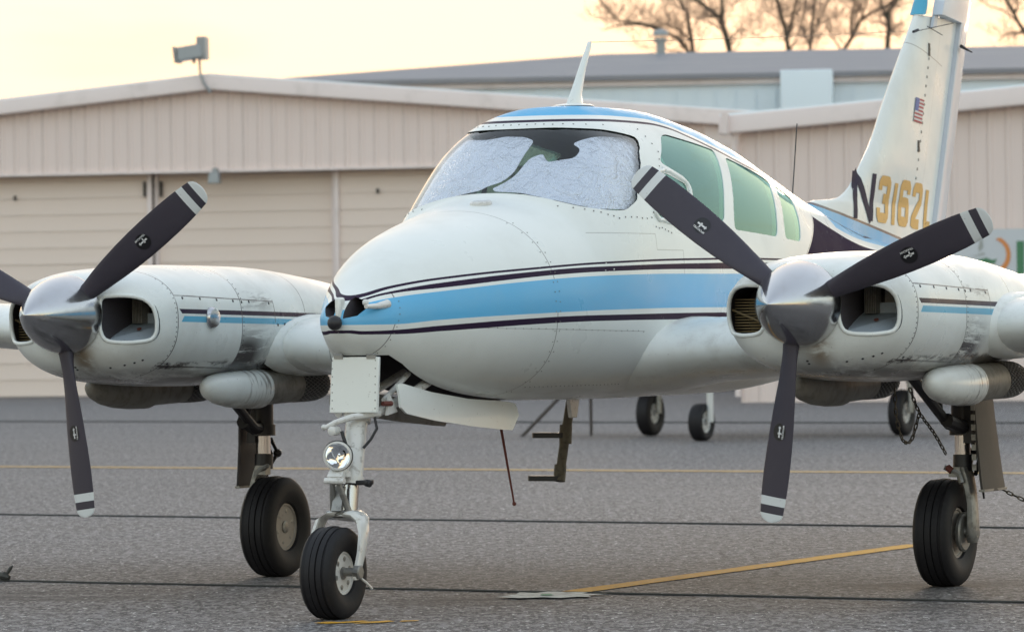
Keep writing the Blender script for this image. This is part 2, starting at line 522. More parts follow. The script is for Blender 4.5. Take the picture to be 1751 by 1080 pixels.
# ---- right hangar
h2 = empty('side_hangar', (3.78, 72.7, 0), R(-19.3))
tag(h2, 'tan ribbed hangar wing at the right, behind the tail fin', 'hangar')
rz2 = lambda x: 4.66 + .067 * min(x, 9) - .067 * max(x - 9, 0)
siding(h2, 0, 18, .0, lambda x: rz2(x) - .03)
MB().prism([(.05, .06, 0), (17.95, .06, 0), (17.95, .06, rz2(18) - .05), (9, .06, rz2(9) - .05), (.05, .06, rz2(0) - .05)], (0, 9, 0)).build('wall', SIDING, h2)
for a, c in ((-.25, 9), (9, 18.25)):
    r0 = [(a, py, rz2(a) + pz) for py, pz in pr]; r1 = [(c, py, rz2(c) + pz) for py, pz in pr]
    MB().rings([r0, r1]).build('roof_fascia', TRIM, h2, angle=25)
    MB().prism([(a, -.2, rz2(a) + .07), (c, -.2, rz2(c) + .07), (c, -.2, rz2(c) + .12), (a, -.2, rz2(a) + .12)], (0, 9.6, 0)).build('roof', WMETAL, h2)
MB().box((-.12, -.34, 4.60), (.10, .12, .34)).build('gutter_end', TRIM, h2)
MB().tube([(-.02, -.16, 4.5), (-.02, -.12, 2.2), (-.02, -.12, .1)], .05, 8).build('downpipe', TRIM, h2)

M = Mat('sign_white', (.60, .63, .66), .5); SIGNW = M.m
M = Mat('sign_orange', (.70, .26, .07), .5); SIGNO = M.m
M = Mat('sign_green', (.07, .22, .11), .5); SIGNG = M.m
M = Mat('sign_grey', (.36, .38, .36), .5); SIGNS = M.m
sg = empty('wall_sign', (6.95, 71.44, 2.0), R(-19.3))
tag(sg, 'white wall sign with an orange crescent and green leaf shapes at the right edge', 'sign')
MB().box((1.55, 0, .28), (3.2, .06, 1.0)).build('sign_board', SIGNW, sg)
outer = [(.93 + .27 * math.cos(t), -.040, .36 + .30 * math.sin(t)) for t in np.linspace(R(70), R(-55), 14)]
inner = [(.86 + .27 * math.cos(t), -.040, .37 + .26 * math.sin(t)) for t in np.linspace(R(-55), R(70), 14)]
MB().prism(outer + inner, (0, .006, 0)).build('crescent', SIGNO, sg)
MB().prism([(.58, -.04, .27), (.80, -.04, .32), (.90, -.04, .28), (.97, -.04, .30), (.93, -.04, .22), (.78, -.04, .235)], (0, .006, 0)).build('leaf', SIGNG, sg)
MB().prism([(.68, -.04, .42), (.75, -.04, .50), (.73, -.04, .64), (.70, -.04, .60), (.67, -.04, .49)], (0, .006, 0)).prism([(.55, -.04, .34), (.78, -.04, .375), (.76, -.04, .40)], (0, .006, 0)).build('feather', SIGNS, sg)
MB().prism([(1.30, -.04, .02), (1.42, -.04, .02), (1.42, -.04, .58), (1.30, -.04, .58)], (0, .006, 0)).prism([(1.44, -.04, .48), (1.72, -.04, .48), (1.72, -.04, .58), (1.44, -.04, .58)], (0, .006, 0)).build('letter', SIGNG, sg)

# ---- back building
h3 = empty('back_building', (2.0, 111.0, 0), R(-6))
tag(h3, 'pale blue-white metal building with a low grey roof behind the hangars', 'building')
MB().box((6.0, 7, 3.68), (30, 14, 7.36)).build('wall', WMETAL, h3)
MB().box((6.0, -.06, 7.42), (30.2, .2, .24)).build('roof_fascia', TRIM, h3)
for i in range(60):
    MB().box((-8.8 + i * .5, -.025, 3.6), (.05, .045, 7.2)).build('wall_rib', WMETAL, h3)
e = [(-9.5, -.3, 7.56), (21.5, -.3, 7.56), (21.5, 15, 7.56), (-9.5, 15, 7.56), (-.2, 8.0, 8.62), (21.5, 8.0, 8.62)]
MB().add([(x, y, z) for x, y, z in e] + [(x, y, z - .12) for x, y, z in e[:4]],
         [(0, 1, 5, 4), (2, 3, 4, 5), (3, 0, 4), (1, 2, 5), (6, 7, 1, 0), (7, 8, 2, 1), (8, 9, 3, 2), (9, 6, 0, 3), (9, 8, 7, 6)]).build('roof', ROOFING, h3, angle=5)
MB().box((5.55, -.75, 7.05), (1.28, 1.2, 1.02)).build('parapet_box', WMETAL, h3, bevel=.02)
vt = MB(); vt.tube([(1.33, 7.4, 8.35), (1.33, 7.4, 8.98)], .125, 16); vt.tube([(1.33, 7.4, 8.42), (1.33, 7.4, 8.56)], [.24, .15], 16)
vent = vt.build('roof_vent', GALV, h3)
MB().tube([(1.33, 7.4, 8.86), (1.33, 7.4, 8.96)], .17, 16).tube([(1.33, 7.4, 9.05), (1.33, 7.4, 9.17)], [.22, .20], 16).tube([(1.33, 7.4, 9.17), (1.33, 7.4, 9.22)], [.2, .05], 16).build('vent_cap', GALV, vent)

# ================================================================== BARE TREES
M = Mat('bark', (.075, .068, .05), .9); M.mix(M.noise(6, 4, .6, (1, 1, .3)).ss(.45, .7) * .6, (.095, .085, .055)); BARK = M.m
M = Mat('twig_bark', (.26, .19, .15), .9); TWIG = M.m
CAMZ, FPX = 1.3474, 7513.85
def sky_pt(px, py, Y):
    """direction helper: a point of the row of trees, Y metres away, from its bearing in pixels"""
    u = px - 875.5; v = py - 540 + 0.0
    r = R(-.736); uu = u * math.cos(r) + v * math.sin(r); vv = -u * math.sin(r) + v * math.cos(r)
    a = R(.1037); Xc = uu / FPX; Yc = -vv / FPX
    dx, dy, dz = Xc, math.cos(a) - Yc * math.sin(a), math.sin(a) + Yc * math.cos(a)
    return Vector((dx / dy * Y, Y, CAMZ + dz / dy * Y))
def grow(b, pts, r0, r1, rnd, depth, mi):
    k = len(pts); b.tube(pts, [r0 + (r1 - r0) * i / (k - 1) for i in range(k)], 7 if depth == 0 else (5 if depth == 1 else 4), mi, caps=False)
    return [(pts[i], (pts[i + 1] - pts[i]).normalized(), r0 + (r1 - r0) * i / (k - 1)) for i in range(k - 1)]
def spread(b, p, d, r, length, rnd, depth, mi):
    pts = [p]; dd = d.copy(); n = 6
    for i in range(n):
        dd = (dd + Vector((rnd.uniform(-1, 1), rnd.uniform(-1, 1), rnd.uniform(-.5, .9))) * .22).normalized()
        pts.append(pts[-1] + dd * length / n)
    seg = grow(b, pts, r, r * .35, rnd, depth, mi)
    if depth < 4 and length > .3:
        for i, (q, e, rr) in enumerate(seg):
            if i == 0 or (depth > 2 and i % 2): continue
            for _ in range(2 if depth < 4 else 1):
                ax = Vector((rnd.uniform(-1, 1), rnd.uniform(-1, 1), rnd.uniform(-.3, 1))).normalized()
                nd = (e * .8 + ax * .9).normalized()
                spread(b, q, nd, max(rr * .55, .005), length * rnd.uniform(.4, .62), rnd, depth + 1, mi)
def tree(label, base, limbs, Y, seed, twigs=1.0):
    rnd = random.Random(seed)
    P = lambda px, py, dy=0: sky_pt(px, py, Y + dy)
    top = P(*base[:2]); root = empty('bare_tree', (top.x, Y, 0))
    tag(root, label, 'tree', 'bare trees behind the hangars')
    off = Vector((top.x, Y, 0)); t = MB(); c = MB()
    tr = base[2]
    pts = [Vector((rnd.uniform(-.2, .2), 0, 0)), Vector((rnd.uniform(-.15, .15), 0, top.z * .5)), top - off]
    t.tube(pts, [tr * 1.3, tr, tr * .7], 10, 0)
    for L in limbs:
        r0, path = L; dz = 0; q = []
        for i, (px, py) in enumerate(path):
            dz += rnd.uniform(-.5, .5) if i else 0
            q.append(P(px, py, dz) - off)
        e = (q[-1] - q[-2]).normalized()
        for i in range(4 if path[-1][1] < 14 else 0):
            e = (e + Vector((rnd.uniform(-.3, .3), rnd.uniform(-.3, .3), .25))).normalized(); q.append(q[-1] + e * .8)
        k = len(q); rr = [r0 * .5 * (1 - .75 * i / (k - 1)) for i in range(k)]
        t.tube(q, rr, 7, 0, caps=False)
        for i in range(k - 1):
            for _ in range(int(2.4 * twigs + rnd.random())):
                f = rnd.random(); p = q[i].lerp(q[i + 1], f); e = (q[i + 1] - q[i]).normalized()
                ax = Vector((rnd.uniform(-1, 1), rnd.uniform(-.6, .6), rnd.uniform(-.4, .8))).normalized()
                spread(c, p, (e * .5 + ax).normalized(), max(rr[i] * .2, .008), rnd.uniform(.7, 2.0), rnd, 2, 0)
    t.build('trunk', BARK, root, angle=60, fix=False)
    c.build('twigs', TWIG, root, angle=60, fix=False)
tree('bare tree left of the others, its low limb arching left above the roof vent', (1187, 104, .17),
     [(.16, [(1187, 104), (1181, 60), (1174, 20), (1156, -8)]), (.15, [(1187, 100), (1158, 66), (1134, 53), (1100, 43), (1058, 43), (1030, 52)]),
      (.10, [(1134, 53), (1120, 45), (1085, 38), (1058, 36), (1030, 8)]), (.08, [(1182, 72), (1165, 55), (1140, 42), (1110, 38)]), (.07, [(1186, 98), (1160, 88), (1130, 84), (1112, 92)])], 150, 11)
tree('bare tree with a thick leaning trunk forking left of the tree clump', (1252, 104, .22),
     [(.21, [(1252, 104), (1241, 60), (1233, 32), (1215, 18), (1190, 0)]), (.15, [(1234, 34), (1235, 15), (1233, -8)]), (.08, [(1238, 50), (1222, 30), (1205, 22)]), (.07, [(1247, 70), (1262, 50), (1290, 58), (1310, 70)])], 148, 23)
tree('bare tree with upright forked limbs at the left of the tree clump', (1350, 100, .19),
     [(.17, [(1350, 100), (1343, 52), (1334, 20), (1328, -6)]), (.12, [(1346, 70), (1356, 25), (1362, -5)]), (.08, [(1349, 90), (1365, 60), (1372, 20)])], 152, 31, 1.3)
tree('slim bare tree in the middle of the tree clump', (1384, 100, .15),
     [(.14, [(1384, 100), (1388, 44), (1394, -5)]), (.09, [(1385, 80), (1372, 45), (1376, 10)]), (.08, [(1387, 60), (1400, 40), (1412, 10)])], 156, 47, 1.3)
tree('bare tree with a trunk leaning right beside the tail fin', (1434, 98, .17),
     [(.15, [(1434, 98), (1456, 66), (1470, 36), (1490, 22), (1516, 10)]), (.10, [(1456, 66), (1455, 35), (1462, 0)]), (.06, [(1470, 40), (1480, 10)]), (.08, [(1440, 88), (1420, 60), (1415, 25)])], 150, 59, 1.2)
tree('bare tree with a stout upright trunk nearest the tail fin', (1516, 96, .22),
     [(.19, [(1516, 96), (1520, 46), (1518, 22), (1535, -4)]), (.12, [(1519, 40), (1508, 12), (1503, -6)]), (.08, [(1518, 60), (1535, 40), (1550, 42)])], 149, 61, 1.2)
tree('bare tree at the far right edge beyond the tail fin', (1775, 95, .2),
     [(.17, [(1775, 95), (1758, 64), (1742, 40), (1728, 12), (1716, -6)]), (.10, [(1750, 55), (1722, 58), (1706, 70)]), (.08, [(1735, 28), (1740, 5)]), (.06, [(1740, 38), (1715, 18), (1690, 10)])], 147, 73)

# ================================================================== PARKED AIRCRAFT IN THE DISTANCE
RUB = Mat('tyre_rubber', (.011, .010, .012), .62, spec=.35)
n = RUB.noise(30, 4, .6); RUB.mix(n.ss(.5, .8) * .5, (.026, .024, .024)); RUB.bump(RUB.noise(200, 2, .5), .15, .003); RUBBER = RUB.m
M = Mat('distant_paint', (.60, .61, .60), .35, coat=.2); FARPAINT = M.m
M = Mat('gear_black', (.018, .017, .02), .45); GEARBLK = M.m
M = Mat('steel', (.55, .55, .57), .22, metal=1.0); STEEL = M.m
M = Mat('dull_metal', (.30, .295, .28), .45, metal=.7); M.mix(M.noise(25, 4, .6).ss(.45, .7) * .6, (.12, .11, .10)); DULL = M.m

def wheel_parts(wm, R_, w, parent, rimr, hubr, cap, rimmat, names=('tyre', 'rim', 'hub_cap'), n=48, grooves=True):
    """a wheel about the x axis at the origin of `parent`"""
    k = w / 2; s = R_ - rimr
    prof = []
    half = [(.62 * k, rimr), (.80 * k, rimr + .05 * s), (.96 * k, rimr + .30 * s), (1.0 * k, rimr + .50 * s), (.965 * k, rimr + .72 * s), (.86 * k, rimr + .87 * s), (.70 * k, rimr + .95 * s)]
    tread = []
    if grooves:
        for gx in (.55, .18):
            tread += [((gx + .035) * k, R_ - .012 * (gx / .55)), ((gx + .02) * k, R_ - .012), ((gx - .02) * k, R_ - .012), ((gx - .035) * k, R_ - .006 * (gx / .55) ** 2)]
    else:
        tread = [(.4 * k, R_ - .006)]
    pos = half + tread
    full = [(a, b) for a, b in pos] + [(0, R_)] + [(-a, b) for a, b in reversed(pos)]
    t = MB().lathe(full, (0, 0, 0), (1, 0, 0), n, closed=True).build(names[0], wm, parent, angle=40)
    rp = [(.60 * k, rimr + .006), (.66 * k, rimr + .004), (.66 * k, rimr * .93), (.56 * k, rimr * .88), (.50 * k, rimr * .55), (.54 * k, rimr * .35), (.54 * k, .001)]
    r = MB().lathe(rp, (0, 0, 0), (1, 0, 0), n).lathe([(-a, b) for a, b in rp], (0, 0, 0), (1, 0, 0), n)
    for i in range(6):
        a = i * math.pi / 3 + .3
        for sx in (1, -1):
            r.lathe([(0, .012), (.010, .012), (.012, .002)], (sx * .50 * k, rimr * .68 * math.cos(a), rimr * .68 * math.sin(a)), (sx, 0, 0), 10, 1)
    ro = r.build(names[1], [rimmat, DULL], parent, angle=40)
    h = MB()
    for sx in (1, -1): h.lathe([(.3 * k, hubr), (.66 * k, hubr), (.70 * k, hubr * .7), (.70 * k, .001)], (0, 0, 0), (sx, 0, 0), 16)
    h.build(names[2], cap, parent)
    return t

bgp = empty('parked_airplane', (3.05, 51.35, 0), R(-27))
tag(bgp, 'white aircraft parked far behind, only its wheels showing beneath the near airplane', 'airplane')
b = MB()
def ellring(y, w, zt, zb, n=20): return [(w * math.sin(a), y, (zt + zb) / 2 + (zt - zb) / 2 * math.cos(a)) for a in np.linspace(0, 2 * math.pi, n, endpoint=False)]
b.rings([ellring(-2.75, .05, 1.35, 1.25), ellring(-2.6, .28, 1.5, 1.08), ellring(-2.0, .48, 1.66, .93), ellring(-.8, .58, 1.9, .88), ellring(0, .6, 2.05, .88), ellring(1.2, .55, 2.0, .95), ellring(3.0, .3, 1.6, 1.1), ellring(4.6, .08, 1.4, 1.25)])
b.build('fuselage', FARPAINT, bgp, angle=60)
for s in (-1, 1):
    w = MB(); rr = []
    for x, c, z, t in ((.4, 1.6, 1.0, .2), (3.4, 1.2, 1.12, .14)):
        rr.append([(s * x, -.5 + c * u, z + t * v) for u, v in ((0, 0), (.08, .42), (.3, .55), (.7, .3), (1, 0), (.7, -.2), (.3, -.4), (.08, -.3))])
    w.rings(rr).build('wing', FARPAINT, bgp, angle=60)
    MB().rings([[(s * .05, 3.9 + .5 * u, 1.35 + .03 * v) for u, v in ((0, 0), (.2, 1), (1, 0), (.2, -1))], [(s * 1.6, 4.1 + .4 * u, 1.38 + .02 * v) for u, v in ((0, 0), (.2, 1), (1, 0), (.2, -1))]]).build('tailplane', FARPAINT, bgp)
MB().prism([(-.04, 3.4, 1.5), (-.04, 4.1, 2.2), (-.04, 4.6, 2.2), (-.04, 4.55, 1.3)], (.08, 0, 0)).build('fin', FARPAINT, bgp)
for nm, x, y, z1, Rr in (('main_gear', -1.60, 0, 1.0, .27), ('main_gear', 1.60, 0, 1.05, .27), ('nose_gear', .0, -2.05, 1.1, .215)):
    g_ = MB().tube([(x, y + .05, z1), (x + (.10 if nm == 'main_gear' else 0), y + .02, .62)], .05, 10).tube([(x + .1, y + .02, .62), (x + .11, y, Rr)], .04, 8).build(nm, FARPAINT if nm == 'nose_gear' else DULL, bgp)
    wo = empty('wheel', (x, y, Rr), 0, bgp); wheel_parts(RUBBER, Rr, .17, wo, .12, .04, GALV, FARPAINT, n=28, grooves=False)
    if nm == 'main_gear':
        MB().box((x - .22 * (1 if x < 0 else -1), y + .1, .72), (.03, .32, .42)).build('gear_door', FARPAINT, bgp, bevel=.01)
M = Mat('rope', (.10, .085, .08), .9); ROPE = M.m
tag(MB().tube([(.93, 52.6, .0), (.93, 52.62, .5), (.92, 52.65, 1.05)], .022, 6).build('tie_down_rope', ROPE), 'upright tie-down rope of the distant parked aircraft', 'rope')
tag(MB().tube([(.10, 52.6, .0), (.45, 52.4, .36), (.92, 52.2, .85)], .022, 6).build('tie_down_rope', ROPE), 'slanting tie-down rope of the distant parked aircraft', 'rope')

# ================================================================== THE AIRPLANE
AX, AY, AR = -.8384, 20.2545, R(-25.2031)
plane = empty('twin_engine_airplane', (AX, AY, 0), AR)
tag(plane, 'white and blue twin engine airplane with three-bladed dark propellers parked on the tarmac', 'airplane')

# ---------- paints
def stripes(M, x, y, z):
    """the painted scheme of the fuselage, by station and height"""
    k = (0.0, 3.4, 1.2, 1.8)
    c_thin = y.curve([(.10, 1.452), (.19, 1.488), (.22, 1.497), (.369, 1.538), (.587, 1.571), (1.29, 1.624), (2.05, 1.656), (3.08, 1.676), (3.4, 1.68)], *k)
    c_sec = y.curve([(.10, 1.43), (.19, 1.473), (.35, 1.512), (.57, 1.545), (1.28, 1.604), (2.04, 1.631), (3.07, 1.650), (3.4, 1.655)], *k)
    c_secb = y.curve([(.10, 1.42), (.18, 1.463), (.335, 1.499), (.557, 1.521), (1.26, 1.578), (2.04, 1.606), (3.07, 1.618), (3.4, 1.62)], *k)
    c_bt = y.curve([(.10, 1.42), (.159, 1.447), (.32, 1.479), (.549, 1.505), (1.252, 1.559), (2.037, 1.585), (3.06, 1.593), (3.4, 1.595)], *k)
    c_bb = y.curve([(.10, 1.352), (.29, 1.353), (.522, 1.371), (1.222, 1.398), (2.03, 1.414), (3.05, 1.42), (3.4, 1.42)], *k)
    c_lt = y.curve([(.10, 1.328), (.13, 1.323), (.29, 1.327), (.524, 1.344), (1.222, 1.377), (2.03, 1.388), (3.05, 1.393), (3.4, 1.393)], *k)
    c_lb = y.curve([(.10, 1.314), (.135, 1.307), (.295, 1.307), (.528, 1.318), (1.225, 1.348), (2.03, 1.359), (3.05, 1.360), (3.4, 1.36)], *k)
    fwd = y.lt(4.62)
    thin = between(z, c_thin - .010, c_thin)
    sec = between(z, c_secb, c_sec) * y.gt(.155)
    low = between(z, c_lb, c_lt)
    blue = between(z, c_bb, c_bt)
    # roof: blue cap with a dark edge line
    c_roof = y.curve([(2.0, 2.372), (2.6, 2.380), (2.9, 2.378), (3.05, 2.365), (3.25, 2.325), (3.54, 2.270), (4.03, 2.180), (4.5, 2.13), (5.2, 2.02), (6.4, 1.84)], 2.0, 6.4, 1.8, 2.5)
    on = y.gt(2.0)
    edge = between(z, c_roof - .013, c_roof) * on
    cap = (z - c_roof).gt(.022) * on * y.lt(4.4)
    # rear flank behind the cabin
    rear = (y - (z - 1.709) * 2.2).gt(4.52)
    c_up = y.curve([(4.5, 2.02), (4.99, 1.93), (5.39, 1.864), (5.83, 1.80), (6.3, 1.76), (8.8, 1.70)], 4.5, 8.8, 1.5, 2.1)
    rdark = rear * between(z, c_secb, c_up)
    rblue = y.gt(5.6) * (z - c_up).gt(.045)
    return thin * fwd, sec, low, blue, edge, cap, rdark, rblue

M = white_paint('fuselage_paint', .22)
x, y, z = M.xyz()
thin, sec, low, blue, edge, cap, rdark, rblue = stripes(M, x, y, z)
chip = M.noise(40, 5, .7).lt(.685)
seam = y.near(1.30, .0028) + (y - (z - 1.283) * .25).near(.262, .003) * z.lt(1.5) + (y + (z - 1.70) * .55).near(2.20, .0025) * between(z, 1.70, 2.0) * 0
seam = seam + (y - (z - 1.709) * 2.2).near(4.50, .006) * between(z, 1.70, 2.05) + (z + y * .02).near(1.345, .0018) * between(y, .75, 2.15) * .6 + z.near(1.79, .0022) * between(y, 1.72, 2.31) * .6 + y.near(2.31, .003) * between(z, 1.71, 1.79) * .6 + z.near(1.71, .0022) * between(y, 2.31, 2.62) * .6 + y.near(2.62, .003) * between(z, 1.43, 1.71) * .6
M.mix(seam.mn(1.0) * .75, (.16, .14, .13))
M.mix((blue + cap + rblue).mn(1.0), BLUE)
M.mix((thin + sec + low + edge + rdark).mn(1.0) * chip, DARK)
fade = M.noise(2.5, 4, .6)
M.mix((blue + cap).mn(1.0) * fade.ss(.45, .75) * .35, (.20, .46, .66))
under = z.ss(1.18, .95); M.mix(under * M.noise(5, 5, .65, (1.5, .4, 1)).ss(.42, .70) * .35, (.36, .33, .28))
dm = (thin + sec + low + edge + rdark + cap).mn(1.0)
M.set('Specular IOR Level', 0.4 - dm * .37); M.set('Coat Weight', 0.14 - dm * .14); M.set('Roughness', M.noise(3.0, 4, .6).ss(.3, .7, .26, .42) + rdark * .35)
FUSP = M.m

def nac_paint(name, xc):
    M = white_paint(name, .5)
    x, y, z = M.xyz()
    dk = between(z + y * .018, 1.444, 1.467) * (y + z * .9).gt(1.24 + 1.31)
    bl = between(z + y * .018, 1.402, 1.432) * (y + (z - 1.42) * -.9).gt(1.30)
    M.mix(bl, (.10, .40, .58)); M.mix(dk, DARK); M.set('Specular IOR Level', 0.4 - dk * .3); M.set('Coat Weight', 0.14 - dk * .13)
    wob = M.noise(12, 3, .6)
    seam = y.near(1.235, .0035) + y.near(1.885, .0035) + (z + y * .032).near(1.552, .003) * between(y, 1.235, 2.25) + (z + y * .03).near(1.195, .004) * between(y, 1.235, 1.95) + y.near(2.25, .003) * between(z, 1.37, 1.49) + y.near(2.62, .003) * z.gt(1.36)
    M.mix(seam.mn(1.0) * wob.ss(.25, .5, .45, .95), (.10, .085, .08))
    rn = M.noise(16, 6, .7, (1, .6, 1.4)); rb = M.noise(8, 6, .72, (1.2, .28, 2.2), .35)
    # exhaust and oil: sooty streaks behind the cowl flap, low on the nacelle
    so = between(y, 1.885, 2.7) * (y - 1.885 - (z - 1.12) * .5).abs().ss(.34, 0) * (z - 1.12).ss(.30, .0)
    M.mix((so * rb.ss(.38, .52) * 1.7).mn(.96), (.035, .03, .032))
    M.mix((between(y, 1.6, 2.8) * (z - 1.13 - (rn - .5) * .08).abs().ss(.06, .02) * (y - 1.6).ss(0, .35) * .95), (.03, .027, .03))
    M.mix(between(y, 1.885, 2.25) * (z - 1.49).abs().ss(.07, .0) * rb.ss(.46, .60) * .7, (.06, .05, .055))
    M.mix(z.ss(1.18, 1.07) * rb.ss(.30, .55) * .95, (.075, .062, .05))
    M.mix((z - 1.165 + (rn - .5) * .06).abs().ss(.022, .008) * between(y, 1.2, 2.3) * rn.ss(.47, .60) * .95, (.04, .033, .033))
    # rusty oil run under the spinner and grit on the nose bowl
    M.mix(y.ss(1.10, .96) * (x - xc - .07).abs().ss(.10, .0) * z.ss(1.33, 1.22) * rb.ss(.30, .6) * .8, (.20, .12, .05))
    M.mix(y.ss(1.35, .95) * M.noise(120, 3, .6).ss(.66, .74) * .75, (.16, .13, .11))
    return M.m
M = white_paint('wing_paint', .35)
x, y, z = M.xyz()
M.mix(M.noise(6, 6, .7, (1, .5, 1)).ss(.48, .74) * .40, (.36, .33, .29)); M.mix(M.noise(90, 3, .6).ss(.68, .74) * .6, (.2, .17, .15))
seam = (y - 3.0).near(0, .003) + x.abs().near(1.2, .003)
M.mix(seam.mn(1.0) * .6, (.15, .13, .12))
WINGP = M.m
M = white_paint('tail_paint', .2); TAILP = M.m
M = Mat('rudder_shade_paint', (.58, .61, .66), .42, coat=.2); M.mix(M.noise(4, 5, .6).ss(.45, .75) * .35, (.48, .50, .54)); RUDSHADE = M.m  # bluish shade of the turned rudder put into its colour
M = Mat('plain_white', WHITE, .32, coat=.25); M.mix(M.noise(45, 4, .65).ss(.64, .74) * .55, (.25, .22, .19)); M.mix(M.noise(3, 4, .6).ss(.5, .8) * .2, (.56, .54, .50)); PLAINW = M.m
M = Mat('gear_white', (.68, .67, .64), .28, coat=.4); M.mix(M.noise(30, 5, .65).ss(.52, .70) * .55, (.20, .17, .13)); GEARW = M.m
M = Mat('polished_spinner', (.56, .555, .56), .18, metal=1.0)
n = M.noise(14, 5, .65); M.mix(n.ss(.52, .75) * .35, (.42, .40, .385)); M.set('Roughness', n.ss(.4, .75, .13, .27)); CHROME = M.m
M = Mat('blade_paint', (.050, .043, .058), .5, spec=.35)
n = M.noise(9, 5, .6); M.mix(n.ss(.45, .75) * .5, (.062, .055, .068)); M.mix(M.noise(120, 3, .6).ss(.69, .74) * .8, (.012, .011, .012)); BLADE = M.m
M = Mat('blade_white', (.66, .68, .68), .45); M.mix(M.noise(70, 4, .6).ss(.64, .72) * .5, (.3, .3, .3)); BLADEW = M.m
M = Mat('decal_black', (.008, .007, .009), .35); DECALK = M.m
M = Mat('decal_white', (.72, .72, .72), .45); DECALW = M.m
M = Mat('cabin_trim', (.09, .085, .07), .8); CABIN = M.m
M = Mat('seat_fabric', (.03, .065, .045), .85); SEAT = M.m
M = Mat('inlet_black', (.055, .048, .055), .7); INLET = M.m
M = Mat('baffle_blue', (.36, .41, .46), .55); M.mix(M.noise(60, 3, .6).ss(.62, .72) * .5, (.15, .13, .12)); BAFFLE = M.m
M = Mat('fin_metal', (.22, .165, .085), .5, metal=.5); FINMET = M.m
M = Mat('dirt_shade_grey', (.24, .225, .195), .5); M.mix(M.noise(14, 5, .7).ss(.42, .7) * .7, (.10, .085, .065)); DIRTSHADE = M.m
M = Mat('gold_reflection_letter', (.62, .40, .13), .42, metal=.35); M.mix(M.noise(50, 4, .7).ss(.60, .68) * .7, (.12, .08, .05)); GOLDREFL = M.m  # sunset reflection on the dark lettering, put into its colour
M = Mat('navy_letter', (.03, .02, .045), .6, spec=.25); NAVY = M.m
M = Mat('flag_red', (.42, .06, .07), .5); FRED = M.m
M = Mat('flag_white', (.68, .64, .62), .5); FWHT = M.m
M = Mat('flag_blue', (.12, .16, .38), .5); FBLU = M.m
M = Mat('rust', (.13, .035, .025), .75); RUST = M.m
# glass: thin pane, clear with a reflecting face
def glass(name, tint, refl=1.0, rtint=(1, 1, 1)):
    m = bpy.data.materials.new(name); m.use_nodes = True; nt = m.node_tree; X.nt = nt
    nt.nodes.remove(nt.nodes['Principled BSDF'])
    t = nt.nodes.new('ShaderNodeBsdfTransparent'); t.inputs[0].default_value = (*tint, 1)
    g = nt.nodes.new('ShaderNodeBsdfGlossy'); g.inputs['Roughness'].default_value = .02; g.inputs[0].default_value = (*rtint, 1)
    f = nt.nodes.new('ShaderNodeFresnel'); f.inputs['IOR'].default_value = 1.5
    ge = nt.nodes.new('ShaderNodeNewGeometry')
    k = X(f.outputs[0]) * 1.15 * refl * (1.0 - X(ge.outputs['Backfacing']))
    mx = nt.nodes.new('ShaderNodeMixShader'); nt.links.new(k.mn(1.0).s, mx.inputs[0])
    nt.links.new(t.outputs[0], mx.inputs[1]); nt.links.new(g.outputs[0], mx.inputs[2])
    nt.links.new(mx.outputs[0], nt.nodes['Material Output'].inputs['Surface'])
    return m
GLASS = glass('side_glass', (.50, .66, .58), 1.3, (.62, 1.0, .95))
WGLASS = glass('windshield_glass', (.90, .92, .94), 1.0)
M = Mat('foil', (.93, .93, .97), .28, metal=.42)
n = M.noise(22, 6, .7, dist=1.2); n2 = M.noise(6, 4, .6, dist=.8); n3 = M.noise(9, 2, .5, (1, .5, 1.6), .4, (4, 2, 1))
rdg = (n2 - .5).abs().ss(.0, .05) + (n3 - .5).abs().ss(.0, .035) * .8
M.set('Roughness', n.ss(.3, .7, .18, .42)); M.bump(rdg * .15 + n * .5 + n2 * 2.4 + M.noise(60, 4, .7) * .12, .85, .018); M.mix((1.0 - rdg * .55) * .12, (.45, .45, .52)); FOIL = M.m
M = Mat('lamp_glass', (.93, .94, .95), .03, metal=1.0); LAMPG = M.m
M = Mat('foil_skin', (.055, .050, .046), .5, spec=.25)
M.bump(M.noise(2.5, 3, .5, loc=(2, 0, 0)), .25, .02); M.mix(M.noise(14, 5, .6).ss(.55, .72) * .4, (.09, .08, .07)); SKINF = M.m
M = white_paint('pod_paint', .4)
x, y, z = M.xyz()
M.mix((M.noise(5, 4, .6, (1, 7, 1), .6).ss(.52, .66) * (y - 1.98).ss(0, .12)) * .8, (.16, .14, .125)); M.mix(z.ss(1.0, .93) * M.noise(9, 5, .7).ss(.35, .6) * .6, (.22, .19, .15)); M.mix(M.noise(80, 3, .6).ss(.67, .73) * .6, (.18, .15, .13))
PODP = M.m
M = Mat('screen_mesh', (.055, .045, .04), .5, metal=.5); MESH = M.m

